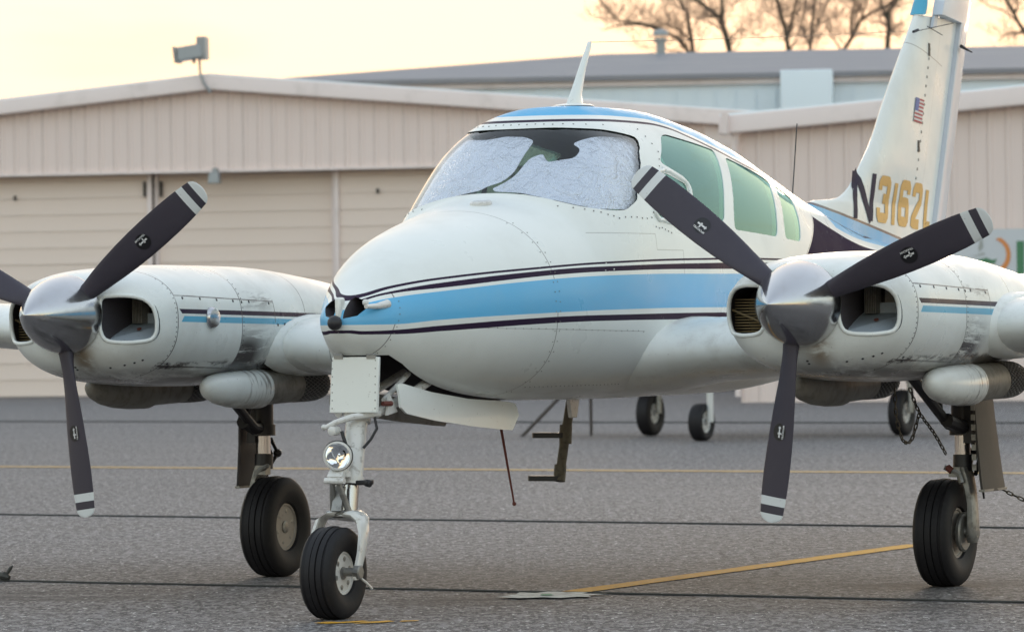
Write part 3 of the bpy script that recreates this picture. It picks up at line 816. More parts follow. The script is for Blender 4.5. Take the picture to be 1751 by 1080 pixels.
# ---------- lofts
def pch(xs,ys):
    # monotone cubic (pchip) interpolator
    x=np.array(xs,float); y=np.array(ys,float); h=np.diff(x); s=np.diff(y)/h
    m=np.zeros(len(x)); m[0]=s[0]; m[-1]=s[-1]
    for i in range(1,len(x)-1):
        if s[i-1]*s[i]>0:
            w1=2*h[i]+h[i-1]; w2=h[i]+2*h[i-1]; m[i]=(w1+w2)/(w1/s[i-1]+w2/s[i])
    def f(q):
        q=np.asarray(q,float); i=np.clip(np.searchsorted(x,q)-1,0,len(h)-1); t=(q-x[i])/h[i]
        return (2*t**3-3*t**2+1)*y[i]+(t**3-2*t**2+t)*h[i]*m[i]+(-2*t**3+3*t**2)*y[i+1]+(t**3-t**2)*h[i]*m[i+1]
    return f
class Loft:
    def __init__(s,ys,w,zt,zb,zm,nt,nb,x0=0):
        s.w=pch(*w); s.zt=pch(*zt); s.zb=pch(*zb); s.zm=pch(*zm); s.nt=pch(*nt); s.nb=pch(*nb); s.x0=x0; s.ys=ys
    def ring(s,y,off=0.,na=72):
        a=np.linspace(0,2*np.pi,na,endpoint=False); sa=np.sin(a); ca=np.cos(a)
        w=max(s.w(y)-off,1e-4); zm=s.zm(y); up=max(s.zt(y)-off-zm,1e-4); dn=max(zm-s.zb(y)-off,1e-4)
        n=np.where(ca>=0,s.nt(y),s.nb(y))
        x=w*np.sign(sa)*np.abs(sa)**(2/n); z=zm+np.where(ca>=0,up,dn)*np.sign(ca)*np.abs(ca)**(2/n)
        return np.stack([s.x0+x,np.full(na,y),z],1)
FUS=Loft(None,
 w=([.075,.09,.12,.17,.28,.5,.8,1.1,1.7,2.2,3.0,4.0,4.6,5.3,6.0,7.0,8.0,8.85],
    [.01,.055,.095,.14,.195,.305,.43,.522,.615,.655,.675,.655,.605,.51,.41,.28,.16,.05]),
 zt=([.075,.09,.12,.17,.28,.5,.8,1.1,1.45,1.68,1.80,1.95,2.12,2.25,2.42,2.75,3.1,3.6,4.1,4.6,5.2,6.2,7.0,8.0,8.85],
     [1.385,1.41,1.44,1.475,1.535,1.66,1.782,1.858,1.93,1.978,2.10,2.245,2.372,2.42,2.452,2.468,2.47,2.43,2.355,2.248,2.118,1.935,1.83,1.75,1.70]),
 zb=([.075,.09,.12,.17,.28,.5,.8,1.1,1.5,2.0,3.0,4.2,5.2,6.2,7.5,8.85],
     [1.345,1.31,1.27,1.235,1.18,1.10,1.035,1.0,.975,.965,.955,.955,1.0,1.09,1.25,1.5]),
 zm=([.05,.3,1.1,2.2,4,6,8.85],[1.365,1.38,1.42,1.46,1.46,1.5,1.6]),
 nt=([.05,.5,1.5,1.9,2.2,3.2,5,8.85],[2,2.05,2.2,2.4,2.5,2.45,2.2,2.0]),
 nb=([.05,.5,1.5,2.2,3.2,5,8.85],[2,2.2,2.6,3.0,3.0,2.4,2.0]))
E_=1.963
def NAC(x0): return Loft(None,x0=x0,
 w=([.93,.935,.95,.98,1.03,1.1,1.2,1.4,2.0,2.8,3.5,4.2,5.2],[.16,.21,.28,.345,.395,.432,.457,.47,.47,.44,.37,.27,.02]),
 zt=([.93,.935,.95,.98,1.03,1.1,1.3,1.8,2.4,3.2,3.7,4.2,5.2],[1.54,1.555,1.575,1.597,1.617,1.633,1.655,1.675,1.672,1.62,1.565,1.48,1.30]),
 zb=([.93,.935,.95,.98,1.03,1.1,1.3,1.6,2.0,2.8,3.5,4.2,5.2],[1.29,1.25,1.215,1.175,1.14,1.11,1.075,1.055,1.045,1.08,1.13,1.2,1.27]),
 zm=([.93,1.4,5.2],[1.41,1.38,1.28]), nt=([.93,1.4,5.2],[2.2,2.7,2.2]), nb=([.93,1.4,5.2],[2.2,2.5,2.2]))
def lofted(L, ys, na=96, off=0.0):
    b = MB(); b.rings([[tuple(p) for p in L.ring(float(y), off, na)] for y in ys]); return b
def Fval(L, P):
    y = P[:, 1]; w = np.maximum(L.w(y), 1e-3); zm = L.zm(y); up = np.maximum(L.zt(y) - zm, 1e-3); dn = np.maximum(zm - L.zb(y), 1e-3)
    dz = P[:, 2] - zm; n = np.where(dz >= 0, L.nt(y), L.nb(y)); h = np.where(dz >= 0, up, dn)
    return (np.abs((P[:, 0] - L.x0) / w) ** n + np.abs(dz / h) ** n) ** (1 / n)
def loft_normals(L, P, e=2e-3):
    g = np.zeros_like(P)
    for i in range(3):
        a = P.copy(); a[:, i] += e; c = P.copy(); c[:, i] -= e
        g[:, i] = Fval(L, a) - Fval(L, c)
    ln = np.linalg.norm(g, axis=1, keepdims=True); ln[ln < 1e-9] = 1
    return g / ln
def smooth_from_loft(o, L, rim=False, lo=.985, y0=None, y1=None):
    """true surface normals on the skin; cut faces keep their own (and take the second material)"""
    me = o.data; nl = len(me.loops); nv = len(me.vertices)
    P = np.zeros(nv * 3); me.vertices.foreach_get('co', P); P = P.reshape(-1, 3)
    fv = Fval(L, P); N = loft_normals(L, P)
    out = np.zeros((nl, 3)); mi = []
    for p in me.polygons:
        idx = [me.loops[i].vertex_index for i in p.loop_indices]
        skin = min(fv[idx]) > lo
        if skin:
            nn = N[idx].mean(0); pn = np.array(p.normal); skin = float(nn @ pn) > .5
        endcap = (y0 is not None and P[idx][:, 1].max() < y0) or (y1 is not None and P[idx][:, 1].min() > y1)
        for i, vi in zip(p.loop_indices, idx):
            out[i] = N[vi] if skin and not endcap else p.normal
        k = 1
        if skin or endcap: k = 0
        elif rim and min(fv[idx]) > .90 and abs(float(N[idx].mean(0) @ np.array(p.normal))) < .7: k = 2
        if k == 1 and rim and P[idx][:, 1].mean() < 1.6: k = 3
        mi.append(k)
    me.polygons.foreach_set('material_index', mi)
    me.polygons.foreach_set('use_smooth', [True] * len(me.polygons))
    me.normals_split_custom_set([tuple(v) for v in out])
    me.update()

def ysamp(a, b, n, p): return a + (b - a) * np.linspace(0, 1, n) ** p
ysF = np.concatenate([ysamp(.075, 2.2, 64, 1.7), np.linspace(2.24, 8.85, 130)])

# ---------- fuselage with real openings
WS = [(-.599, 2.14, 1.925), (-.599, 2.19, 1.953), (-.57, 2.291, 2.061), (-.537, 2.397, 2.152), (-.485, 2.515, 2.244), (-.440, 2.565, 2.300), (-.38, 2.301, 2.322), (-.2, 2.09, 2.327), (0, 2.05, 2.327), (.2, 2.09, 2.330), (.379, 2.301, 2.322),
      (.440, 2.54, 2.300), (.485, 2.515, 2.244), (.537, 2.397, 2.152), (.57, 2.291, 2.061), (.599, 2.19, 1.953), (.594, 2.09, 1.905), (.569, 1.966, 1.902), (.494, 1.819, 1.915), (.41, 1.758, 1.937), (.317, 1.735, 1.962), (.202, 1.72, 1.985), (.073, 1.712, 1.996),
      (-.073, 1.712, 1.996), (-.202, 1.72, 1.985), (-.317, 1.735, 1.962), (-.41, 1.758, 1.937), (-.494, 1.819, 1.915), (-.569, 1.966, 1.902), (-.594, 2.09, 1.905)]
WS = [(x, z) for x, y, z in WS]
W1 = [(2.838, 2.300), (2.93, 2.318), (3.153, 2.293), (3.528, 2.253), (3.469, 2.186), (3.381, 2.088), (3.279, 1.965), (3.214, 1.862), (3.038, 1.882), (2.94, 1.925), (2.852, 1.956), (2.890, 2.045), (2.837, 2.091), (2.609, 2.161)]
W2 = [(3.637, 2.219), (3.959, 2.170), (4.29, 2.107), (4.198, 2.038), (4.103, 1.938), (3.997, 1.796), (3.641, 1.813), (3.341, 1.826), (3.386, 1.925), (3.482, 2.056)]
W3 = [(4.379, 2.088), (4.655, 2.023), (4.609, 1.958), (4.527, 1.866), (4.426, 1.775), (4.13, 1.789), (4.19, 1.896), (4.298, 2.005)]
VENT = [(2.545, 2.095), (2.62, 2.105), (2.83, 2.05), (2.80, 1.975), (2.56, 1.868), (2.41, 1.873), (2.36, 1.90), (2.40, 1.975)]
def side_poly(pts, x, grow=0.0, rad=.05):
    c = np.mean(pts, axis=0); q = []
    for p in pts:
        d = np.array(p) - c; l = np.linalg.norm(d); q.append(c + d * (1 + grow / l))
    return rounded([(x, a, b_) for a, b_ in q], rad, 4)
def side_cut(pts, sgn, grow=0.0, rad=.05, b=None):
    b = b or MB()
    return b.prism(side_poly(pts, sgn * .36, grow, rad), (sgn * .6, 0, 0))
def front_poly(pts, y, grow=0.0, rad=.06):
    c = np.mean(pts, axis=0); q = []
    for p in pts:
        d = np.array(p) - c; l = np.linalg.norm(d); q.append(c + d * (1 + grow / l))
    return rounded([(a, y, b_) for a, b_ in q], rad, 4)

fus_b = lofted(FUS, ysF, 112)
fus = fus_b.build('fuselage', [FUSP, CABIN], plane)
cav = lofted(FUS, np.concatenate([np.linspace(1.62, 2.3, 16), np.linspace(2.35, 4.9, 30)]), 72, .028)
cav.v = [(x, y, max(z, 1.30)) for x, y, z in cav.v]
boolean(fus, cav.mesh('cavity', CABIN))
cut = MB()
cut.prism(front_poly(WS, 1.3), (0, 1.31, 0))
for sg_ in (-1, 1):
    # ram-air intakes either side of the nose
    ip = [(sg_ * .020, 0, 1.375), (sg_ * .016, 0, 1.47), (sg_ * .030, 0, 1.492), (sg_ * .100, 0, 1.468), (sg_ * .125, 0, 1.436), (sg_ * .085, 0, 1.388)]
    cut.prism([(a, -.05, c) for a, _, c in ip], (0, .40, 0), 0, .7)
# nose wheel bay
cut.prism([(-.12, .215, .7), (.12, .215, .7), (.158, .42, .7), (.158, 1.56, .7), (-.158, 1.56, .7), (-.158, .42, .7)], (0, 0, .510))
boolean(fus, cut.mesh('cutter', CABIN))
for sg_ in (-1, 1):
    cut = MB()
    for W_ in (W1, W2, W3): side_cut(W_, sg_, 0, .045, cut)
    side_cut(VENT, sg_, 0, .04, cut)
    boolean(fus, cut.mesh('cutter', CABIN))
fus.data.materials.clear()
for m_ in (FUSP, CABIN, PLAINW, INLET): fus.data.materials.append(m_)
smooth_from_loft(fus, FUS, True, y0=.08)

def skin_patch(name, cutter, mat, o0, o1, ya, yb, parent, L=FUS, na=110, step=.05):
    """a curved sheet of real thickness lying o0..o1 below the skin, trimmed by the cutter"""
    ys = np.arange(ya, yb + 1e-6, step)
    n = len(ys); ro = [L.ring(float(y), o0, na) for y in ys]; ri = [L.ring(float(y), o1, na) for y in ys]
    vs = [tuple(p) for r in ro for p in r] + [tuple(p) for r in ri for p in r]; fs = []; K = n * na
    for i in range(n - 1):
        for j in range(na):
            k = (j + 1) % na; a, b_, c, d = i * na + j, (i + 1) * na + j, (i + 1) * na + k, i * na + k
            fs += [(a, b_, c, d), (a + K, d + K, c + K, b_ + K)]
    for i in (0, n - 1):
        for j in range(na):
            k = (j + 1) % na; f = (i * na + j, i * na + k, i * na + k + K, i * na + j + K); fs.append(f if i == 0 else tuple(reversed(f)))
    b = MB(); b.add(vs, fs); o = b.build(name, mat, parent, angle=40)
    boolean(o, cutter, 'INTERSECT')
    me = o.data
    me.polygons.foreach_set('use_smooth', [True] * len(me.polygons)); me.set_sharp_from_angle(angle=R(40))
    return o
skin_patch('windshield', MB().prism(front_poly(WS, 1.3, .006), (0, 1.31, 0)).mesh('c', WGLASS), WGLASS, .006, .010, 1.55, 2.8, plane)
wins = []
for sg_ in (-1, 1):
    for W_ in (W1, W2, W3):
        skin_patch('side_window', side_cut(W_, sg_, .006).mesh('c', GLASS), GLASS, .004, .008, 2.4, 4.9, plane)
    vw = skin_patch('vent_window', side_cut(VENT, sg_, .004).mesh('c', GLASS), GLASS, .002, .006, 2.2, 3.1, plane)
    # raised white frame round the little opening window
    fr = []
    for q in side_poly(VENT, 0, .022, .05):
        ring = FUS.ring(q.y, -.002, 400); side = ring[(ring[:, 0] * sg_ > 0)]
        p = side[np.argmin(np.abs(side[:, 2] - q.z))]; fr.append(Vector(p))
    fr.append(fr[0]); fr.append(fr[1])
    MB().tube(fr, .012, 6, caps=False).build('window_frame', PLAINW, vw, angle=80)

# silver sunshades behind the windshield: things of their own
F1 = [(-.62, 1.92), (-.585, 2.06), (-.47, 2.24), (-.36, 2.285), (-.16, 2.275), (-.05, 2.29), (.05, 2.285), (.115, 2.262), (.10, 2.20), (.085, 2.10), (.045, 2.055), (-.035, 2.03), (-.065, 2.012), (-.21, 1.985), (-.34, 1.96), (-.46, 1.925), (-.56, 1.90)]
F2 = [(.0, 2.020), (.06, 2.05), (.10, 2.085), (.135, 2.17), (.19, 2.195), (.215, 2.165), (.235, 2.150), (.345, 2.170), (.350, 2.215), (.30, 2.245), (.36, 2.285), (.41, 2.285), (.455, 2.262), (.50, 2.19), (.545, 2.08), (.59, 1.96), (.585, 1.91), (.50, 1.912), (.41, 1.935), (.30, 1.965), (.16, 1.995), (.02, 2.005)]
for pts, lab in ((F1, 'crinkled silver sunshade filling the left half of the windshield'), (F2, 'crinkled silver sunshade with a notched top behind the right half of the windshield')):
    o = skin_patch('sunshade', MB().prism(rounded([(a, 1.3, c) for a, c in pts], .02, 3), (0, 1.45, 0)).mesh('c', FOIL), FOIL, .030, .034, 1.55, 2.85, plane, step=.03)
    o.parent = None; o.location = plane.location; o.rotation_euler = plane.rotation_euler
    tag(o, lab, 'sunshade', 'sunshades behind the windshield')

# cabin seats seen through the side windows
for (sx, sy, hh) in ((-.30, 2.95, .62), (.30, 2.95, .62), (-.30, 3.75, .56), (.30, 3.75, .56)):
    st = MB(); st.box((sx, sy - .22, 1.40), (.46, .46, .16))
    seat = st.build('seat', SEAT, plane, bevel=.05)
    MB().box((sx, sy + .02, 1.40 + hh / 2), (.44, .13, hh), rot=Matrix.Rotation(R(-12), 3, 'X'), taper=.72).build('backrest', SEAT, seat, bevel=.045)
MB().box((0, 3.2, 1.315), (1.1, 3.0, .03)).build('cabin_floor', CABIN, plane)
MB().box((0, 2.02, 1.85), (1.0, .16, .30)).build('instrument_panel', CABIN, plane, bevel=.03)

# nose details
MB().ball((0, .045, 1.362), .035, 0, 8).build('nose_light', GEARBLK, plane)
pt = MB().tube([(.16, .27, 1.447), (.150, .17, 1.437), (.148, .075, 1.436)], [.022, .014, .010], 12)
pt.ball((.118, .13, 1.455), .016, 0, 6)
pt.build('pitot_tube', GEARW, plane)
MB().box((.0, .10, 1.43), (.028, .06, .10)).build('intake_divider', PLAINW, plane, bevel=.01)
MB().lathe([(0, .055), (.012, .055), (.02, .048), (.024, .001)], (.06, 1.50, FUS.zt(1.50) - .006), (0, -.12, 1), 24).build('filler_cap', GEARW, plane)
def skin_point(yv, zv, sg_=1, off=0.002, L=FUS):
    ring = L.ring(float(yv), -off, 720); side = ring[((ring[:, 0] - L.x0) * sg_ > 0)]
    return Vector(side[np.argmin(np.abs(side[:, 2] - zv))])
# rivets: countless pin heads, one part
rv = MB()
def rivet(p, r=.0045): rv.lathe([(-.001, r), (.0015, r * .8), (.0025, .0005)], p, loft_normals(FUS, np.array([p]))[0], 6)
def rivet_line(a, b_, k, sg_=1):
    for i in range(k):
        t = i / (k - 1); rivet(skin_point(a[0] + (b_[0] - a[0]) * t, a[1] + (b_[1] - a[1]) * t, sg_))
for sg_ in (1, -1):
    rivet_line((2.63, 2.335), (2.66, 2.22), 4, sg_); rivet_line((2.66, 2.22), (2.33, 1.90), 9, sg_); rivet_line((2.30, 1.87), (1.98, 1.868), 7, sg_)
    rivet_line((2.33, 1.83), (2.5, 1.80), 6, sg_); rivet_line((1.98, 1.868), (1.72, 1.925), 8, sg_)
for i in range(19):
    xx = -.40 + .80 * i / 18; best = None
    for yv in np.linspace(2.0, 2.7, 140):
        zz = FUS.zm(yv) + (FUS.zt(yv) - FUS.zm(yv)) * max(0, 1 - abs(xx / FUS.w(yv)) ** FUS.nt(yv)) ** (1 / FUS.nt(yv))
        if zz > 2.347: best = (xx, float(yv), float(zz)); break
    if best: rivet(best, .005)
for i in range(18):
    z0 = 1.02 + i * .048
    for yv in (1.318, 1.283): rivet(skin_point(yv, z0, 1), .0028)
for i in range(9):
    z0 = 1.22 + i * .03; rivet(skin_point(.275 + (z0 - 1.283) * .25, z0, 1), .0028)
for i in range(24): rivet(skin_point(.8 + i * .058, 1.33 - i * .0012, 1), .0026); rivet(skin_point(1.35 + i * .036, 1.04, 1), .0028)
o = rv.build('rivets', DULL, plane, fix=False); tag(o, kind='stuff')

# antennas
def blade(name, base, top, c0, c1, t, parent, mat=PLAINW):
    base = Vector(base); top = Vector(top); rr = []
    for f in (0, .08, .2, .6, .93, 1.0):
        c = c0 + (c1 - c0) * min(1, f * (2.2 if f < .2 else 1.0) + (.25 if f >= .2 else 0)); c = c if f < 1 else c * .6
        p = base.lerp(top, f); tt = t * (1.6 if f == 0 else (1.2 if f < .1 else 1 - .5 * f))
        rr.append([(p.x + tt * math.sin(a), p.y + c / 2 - c / 2 * math.cos(a), p.z) for a in np.linspace(0, 2 * math.pi, 14, endpoint=False)])
    return MB().rings(rr).build(name, mat, parent, angle=60)
ra = blade('roof_antenna', (0, 2.66, 2.46), (0, 2.95, 2.815), .19, .045, .022, plane)
MB().lathe([(0, .001), (-.012, .09), (-.02, .11)], (0, 2.745, 2.488), (0, 0, 1), 20).build('antenna_base', PLAINW, ra)
MB().tube([(0, 5.80, 2.0), (0, 5.90, 2.49)], .0035, 6).build('whip_antenna', GEARBLK, plane)
MB().tube([(0, 7.74, 3.13), (-.01, 6.2, 3.02), (0, 4.4, 2.90), (0, 2.95, 2.81)], .0014, 5).build('aerial_wire', GEARBLK, plane)
wb = MB().tube([(0, 1.76, .97), (0, 1.79, .92), (.0, 1.965, .45)], [.03, .008, .005], 8); wb.ball((0, 1.967, .447), .011, 0, 5)
wb.build('belly_whip', RUST, plane)
MB().prism([(.0, 2.60, .97), (.0, 2.74, .97), (.0, 2.70, .86), (.0, 2.63, .86)], (.022, 0, 0)).build('belly_antenna', GEARW, plane, bevel=.006)
# boarding step hanging from the belly on the far side
SX, SY = -.45, 3.58
stp = MB().tube([(SX + .03, SY + .03, .97), (SX, SY, .74), (SX - .01, SY - .06, .52)], .026, 12).tube([(SX, SY + .01, .80), (SX, SY, .70)], .034, 12).tube([(SX - .01, SY - .045, .585), (SX - .01, SY - .065, .50)], .033, 12)
M = Mat('grimy_olive', (.12, .105, .075), .6); M.mix(M.noise(30, 4, .7).ss(.45, .65) * .7, (.05, .043, .035)); OLIVE = M.m
step = stp.build('boarding_step', OLIVE, plane)
for zz, yy in ((.745, SY), (.515, SY - .06)):
    tr_ = MB()
    tr_.prism(rounded([(SX, yy - .04, zz - .014), (SX, yy + .04, zz - .014), (SX - .17, yy + .05, zz - .014), (SX - .20, yy, zz - .014), (SX - .17, yy - .05, zz - .014)], .02, 3), (0, 0, .028))
    tr_.build('step_tread', GEARBLK, step)

# ---------- wings
def airfoil(n=15):
    up = [(0.5 * (1 - math.cos(math.pi * i / n))) for i in range(n + 1)]
    th = lambda t: 5 * (.2969 * math.sqrt(t) - .126 * t - .3516 * t * t + .2843 * t ** 3 - .1036 * t ** 4)
    return [(t, th(t) * 1.06) for t in reversed(up)] + [(t, -th(t) * .94) for t in up[1:-1]]
AF = airfoil()
def wing_ring(x, le, c, z, t): return [(x, le + c * u, z + v * t) for u, v in AF]
for sg_ in (-1, 1):
    rr = []
    for x, le, c, t in ((.30, 2.08, 2.15, .42), (.55, 2.14, 2.02, .40), (.66, 2.22, 1.88, .36), (.76, 2.27, 1.80, .335), (.90, 2.29, 1.76, .325), (1.9, 2.27, 1.66, .30), (2.45, 2.26, 1.60, .285), (5.2, 2.30, 1.15, .17)):
        rr.append(wing_ring(sg_ * x, le, c, 1.143 + .065 * x, t))
    MB().rings(rr).build('wing', WINGP, plane, angle=50)
    tt = MB(); tt.rings([[(sg_ * 5.35 + r_ * math.sin(a), y_, 1.62 + r_ * math.cos(a)) for a in np.linspace(0, 2 * math.pi, 20, endpoint=False)] for y_, r_ in ((1.3, .01), (1.36, .09), (1.6, .2), (2.2, .29), (3.2, .3), (4.1, .17), (4.5, .03))])
    tt.build('tip_tank', PLAINW, plane, angle=60)

# ---------- engines
def text_mesh(s, size, bold=0.0):
    cu = bpy.data.curves.new('text', 'FONT'); cu.body = s; cu.size = size; cu.offset = bold; cu.align_x = 'CENTER'; cu.align_y = 'CENTER'; cu.fill_mode = 'FRONT'; cu.resolution_u = 3
    o = bpy.data.objects.new('text', cu); COL.objects.link(o)
    dg = bpy.context.evaluated_depsgraph_get(); dg.update()
    me = bpy.data.meshes.new_from_object(o.evaluated_get(dg))
    vs = [tuple(v.co) for v in me.vertices]; fs = [tuple(p.vertices) for p in me.polygons]
    bpy.data.objects.remove(o); return vs, fs

PR, PY, PZ = 1.0143, .8782, 1.4209
def prop_blade_mesh():
    """blade along +z from the hub, chord about x, forward is -y"""
    rs = [.13, .17, .22, .28, .36, .46, .56, .66, .76, .84, .882, .922, .960, .973, .985, .994, .999]
    ch = np.interp(rs, [.13, .17, .22, .3, .42, .55, .70, .82, .90, .960, .973, .985, .994, .999], [.085, .088, .105, .132, .155, .168, .172, .165, .152, .138, .128, .108, .076, .03])
    th = np.interp(rs, [.13, .17, .25, .35, .5, .8, 1.0], [.085, .08, .055, .038, .026, .015, .007])
    be = np.interp(rs, [.13, .25, .5, .75, 1.0], [50, 43, 31, 23, 18])
    b = MB(); n = 18; rr = []
    for r_, c, t, a in zip(rs, ch, th, be):
        a = R(a); ring = []
        for k in range(n):
            q = 2 * math.pi * k / n; cx = c / 2 * math.cos(q); sy = t / 2 * math.sin(q) * (1 - .25 * math.cos(q))
            ring.append((cx * math.cos(a) + sy * math.sin(a), -cx * math.sin(a) + sy * math.cos(a), r_ * PR))
        rr.append(ring)
    b.rings(rr)
    nr = len(rs)
    for i, f in enumerate(b.f):
        z = sum(b.v[k][2] for k in f) / len(f) / PR
        b.m[i] = 1 if (z > .960 or .882 < z < .922) else 0
    # maker's round decal: black disc, little aircraft, lettering
    r0 = .585; a = R(np.interp(r0, [.5, .75], [27, 19])); c = Vector((0, 0, r0 * PR)); ex = Vector((math.cos(a), -math.sin(a), 0)); nv = Vector((-math.sin(a), -math.cos(a), 0)); ez = Vector((0, 0, 1))
    tk = float(np.interp(r0, rs, th)) / 2
    def pl(u, v, h): return c + ex * u + ez * v + nv * (tk + h)
    N = 28; disc = [pl(.040 * math.cos(2 * math.pi * i / N), .040 * math.sin(2 * math.pi * i / N), .0012) for i in range(N)]
    b.add(disc, [tuple(range(N))], 2)
    def poly(pts, h=.0022): b.add([pl(u, v, h) for u, v in pts], [tuple(range(len(pts)))], 3)
    poly([(-.004, -.026), (.003, -.026), (.005, .026), (-.004, .026)][::1]); poly([(-.010, .002), (.016, .004), (.016, .010), (-.010, .011)]); poly([(-.008, -.022), (.008, -.022), (.008, -.017), (-.008, -.017)])
    vs, fs = text_mesh('McCAULEY', .0135, .0004)
    b.add([pl(.024 + -vy, vx, .0022) for vx, vy, _ in vs], fs, 3)
    return b.mesh('blade', [BLADE, BLADEW, DECALK, DECALW], 40, fix=False)
BM = prop_blade_mesh()
NACS = {}
def inlet_poly(xc, sg_, y):
    p = [(.185, 1.495), (.20, 1.51), (.30, 1.515), (.375, 1.50), (.415, 1.455), (.425, 1.39), (.42, 1.33), (.40, 1.29), (.33, 1.278), (.24, 1.282), (.20, 1.295), (.182, 1.34), (.178, 1.42)]
    return rounded([(xc + sg_ * u, y, v) for u, v in p], .03, 2)
for sg_ in (-1, 1):
    xc = sg_ * E_
    L = NAC(xc)
    P_ = nac_paint('nacelle_paint', xc)
    ysN = np.concatenate([ysamp(.93, 1.4, 26, 1.8), np.linspace(1.43, 5.2, 70)])
    nac = lofted(L, ysN, 96).build('nacelle', [P_, INLET], plane)
    ct = MB()
    for s2 in (-1, 1): ct.prism(inlet_poly(xc, s2, .85), (0, .52, 0), 0, 1.14)
    boolean(nac, ct.mesh('c', INLET))
    smooth_from_loft(nac, L, y0=.931, y1=5.19)
    # rounded lips, cooling fins and baffles inside the inlets
    for s2 in (-1, 1):
        lip = []
        for q in inlet_poly(xc, s2, 0):
            yy = np.linspace(.932, 1.3, 300); PP = np.stack([np.full(300, q.x), yy, np.full(300, q.z)], 1); fvv = Fval(L, PP)
            k = int(np.argmax(fvv < 1.0)); lip.append(Vector((q.x, yy[k] + .004, q.z)))
        lip += lip[:2]
        MB().tube(lip, .011, 7, caps=False).build('inlet_lip', P_, nac, angle=80)
        if s2 < 0:
            if 'fin' not in NACS:
                NACS['fin'] = MB().box((0, 0, 0), (.24, .10, .005)).mesh('cooling_fin', FINMET)
            for k in range(13):
                f = bpy.data.objects.new('cooling_fin', NACS['fin']); f.location = (xc + s2 * .30, 1.20, 1.285 + k * .0135); link(f, nac)
            MB().tube([(xc - .42, 1.12, 1.40), (xc - .22, 1.10, 1.32)], .006, 6).build('strut_rod', FINMET, nac)
        else:
            MB().prism([(xc + .172, .985, 1.290), (xc + .408, 1.13, 1.290), (xc + .425, 1.33, 1.388), (xc + .165, 1.33, 1.388)], (0, .02, -.008)).lathe([(0, .012), (.003, .012)], (xc + .29, 1.14, 1.345), (0, -.5, .86), 12, 1).build('baffle', [BAFFLE, RUST], nac, angle=20)
            MB().box((xc + .33, 1.30, 1.40), (.18, .02, .05)).build('baffle_rail', BAFFLE, nac)
            bb = MB()
            for k in range(7): bb.box((xc + .20 + k * .0085, 1.27, 1.44), (.003, .08, .13))
            bb.box((xc + .345, 1.32, 1.46), (.15, .02, .12)); bb.build('cylinder_head', DIRTSHADE, nac)
    # landing gear mirror on the inboard cowl of the starboard engine
    if sg_ < 0:
        p = skin_point(1.556, 1.396, 1, .0, L)
        mr = MB().lathe([(0, .055), (.012, .055), (.026, .046), (.032, .03), (.034, .001)], p, (1, -.12, 0), 28); c0 = p.y
        mr.v = [(x, c0 + (y - c0) * .95, z) for x, y, z in mr.v]
        mr.build('gear_mirror', STEEL, nac)
    # screws on the access panels
    sc_ = MB()
    for yv, zv in [(1.30 + .17 * k, 1.500 - .0055 * k) for k in range(5)] + [(1.90, 1.478), (2.2, 1.472), (2.28, 1.36), (2.36, 1.36), (2.45, 1.355), (2.55, 1.35), (1.27, 1.17), (1.30, 1.15)]:
        for s2 in (1, -1):
            p = skin_point(yv, zv, s2, .0, L); sc_.lathe([(-.002, .008), (.002, .007), (.003, .001)], p, loft_normals(L, np.array([p]))[0], 7)
    for yv in (1.222, 1.902):
        for k in range(22):
            zv = 1.09 + k * .024
            for s2 in (1, -1):
                p = skin_point(yv, zv, s2, .0, L); sc_.lathe([(-.001, .0038), (.0012, .003), (.002, .001)], p, loft_normals(L, np.array([p]))[0], 5)
    for k in range(6):
        p = skin_point(1.0 + .02 * k, 1.13 + .012 * k, 1, 0, L); sc_.lathe([(-.002, .007), (.002, .006), (.003, .001)], p, loft_normals(L, np.array([p]))[0], 7)
    tag(sc_.build('screws', GEARBLK, nac, fix=False), kind='stuff')
    # fillet where the wing leaves the nacelle: curved strap
    for s2 in (-1, 1):
        xx = xc + s2 * .455; zc = 1.143 + .065 * abs(xx); arc = []
        for t in np.linspace(R(-20), R(125), 12):
            yy = 2.40 - .22 * math.sin(max(t, 0) * .9) - .02; 
        fr = [wing_ring(xx - s2 * .06, 2.185, 1.78, zc, .338), wing_ring(xx - s2 * .01, 2.215, 1.75, zc, .328), wing_ring(xx + s2 * .035, 2.255, 1.69, zc, .308), wing_ring(xx + s2 * .038, 2.275, 1.66, zc, .30)]
        MB().rings(fr).build('wing_fillet', WINGP, nac, angle=60)
    # exhaust fairings under the nacelle
    for s2 in (-1, 1):
        px_ = xc + s2 * .34; rr = []
        for y_, r_, zz in ((1.70, .012, 1.045), (1.715, .035, 1.043), (1.76, .060, 1.040), (1.84, .080, 1.034), (1.96, .094, 1.028), (2.10, .101, 1.026), (2.27, .103, 1.026), (2.29, .101, 1.026), (2.292, .094, 1.027), (2.32, .093, 1.03), (2.50, .092, 1.035), (2.66, .090, 1.037)):
            rr.append([(px_ + r_ * .95 * math.sin(a), y_, zz + r_ * math.cos(a)) for a in np.linspace(0, 2 * math.pi, 28, endpoint=False)])
        pb = MB().rings(rr)
        for i, f in enumerate(pb.f):
            if sum(pb.v[k][1] for k in f) / len(f) > 2.288: pb.m[i] = 1
        pod = pb.build('exhaust_fairing', [PODP if s2 > 0 else DIRTSHADE, DIRTSHADE], nac, angle=60)  # left-hand fairing all grey, its shade put into the colour
        # perforated screen at its tail: a lattice of crossing wires round a dark core
        rs_ = [(2.661, .088), (2.78, .088), (2.90, .084), (2.98, .068), (3.02, .03)]
        MB().rings([[(px_ + r_ * .9 * math.sin(a), y_, 1.04 + r_ * .92 * math.cos(a)) for a in np.linspace(0, 2 * math.pi, 20, endpoint=False)] for y_, r_ in rs_]).build('exhaust_core', INLET, pod, angle=60)
        sc2 = MB()
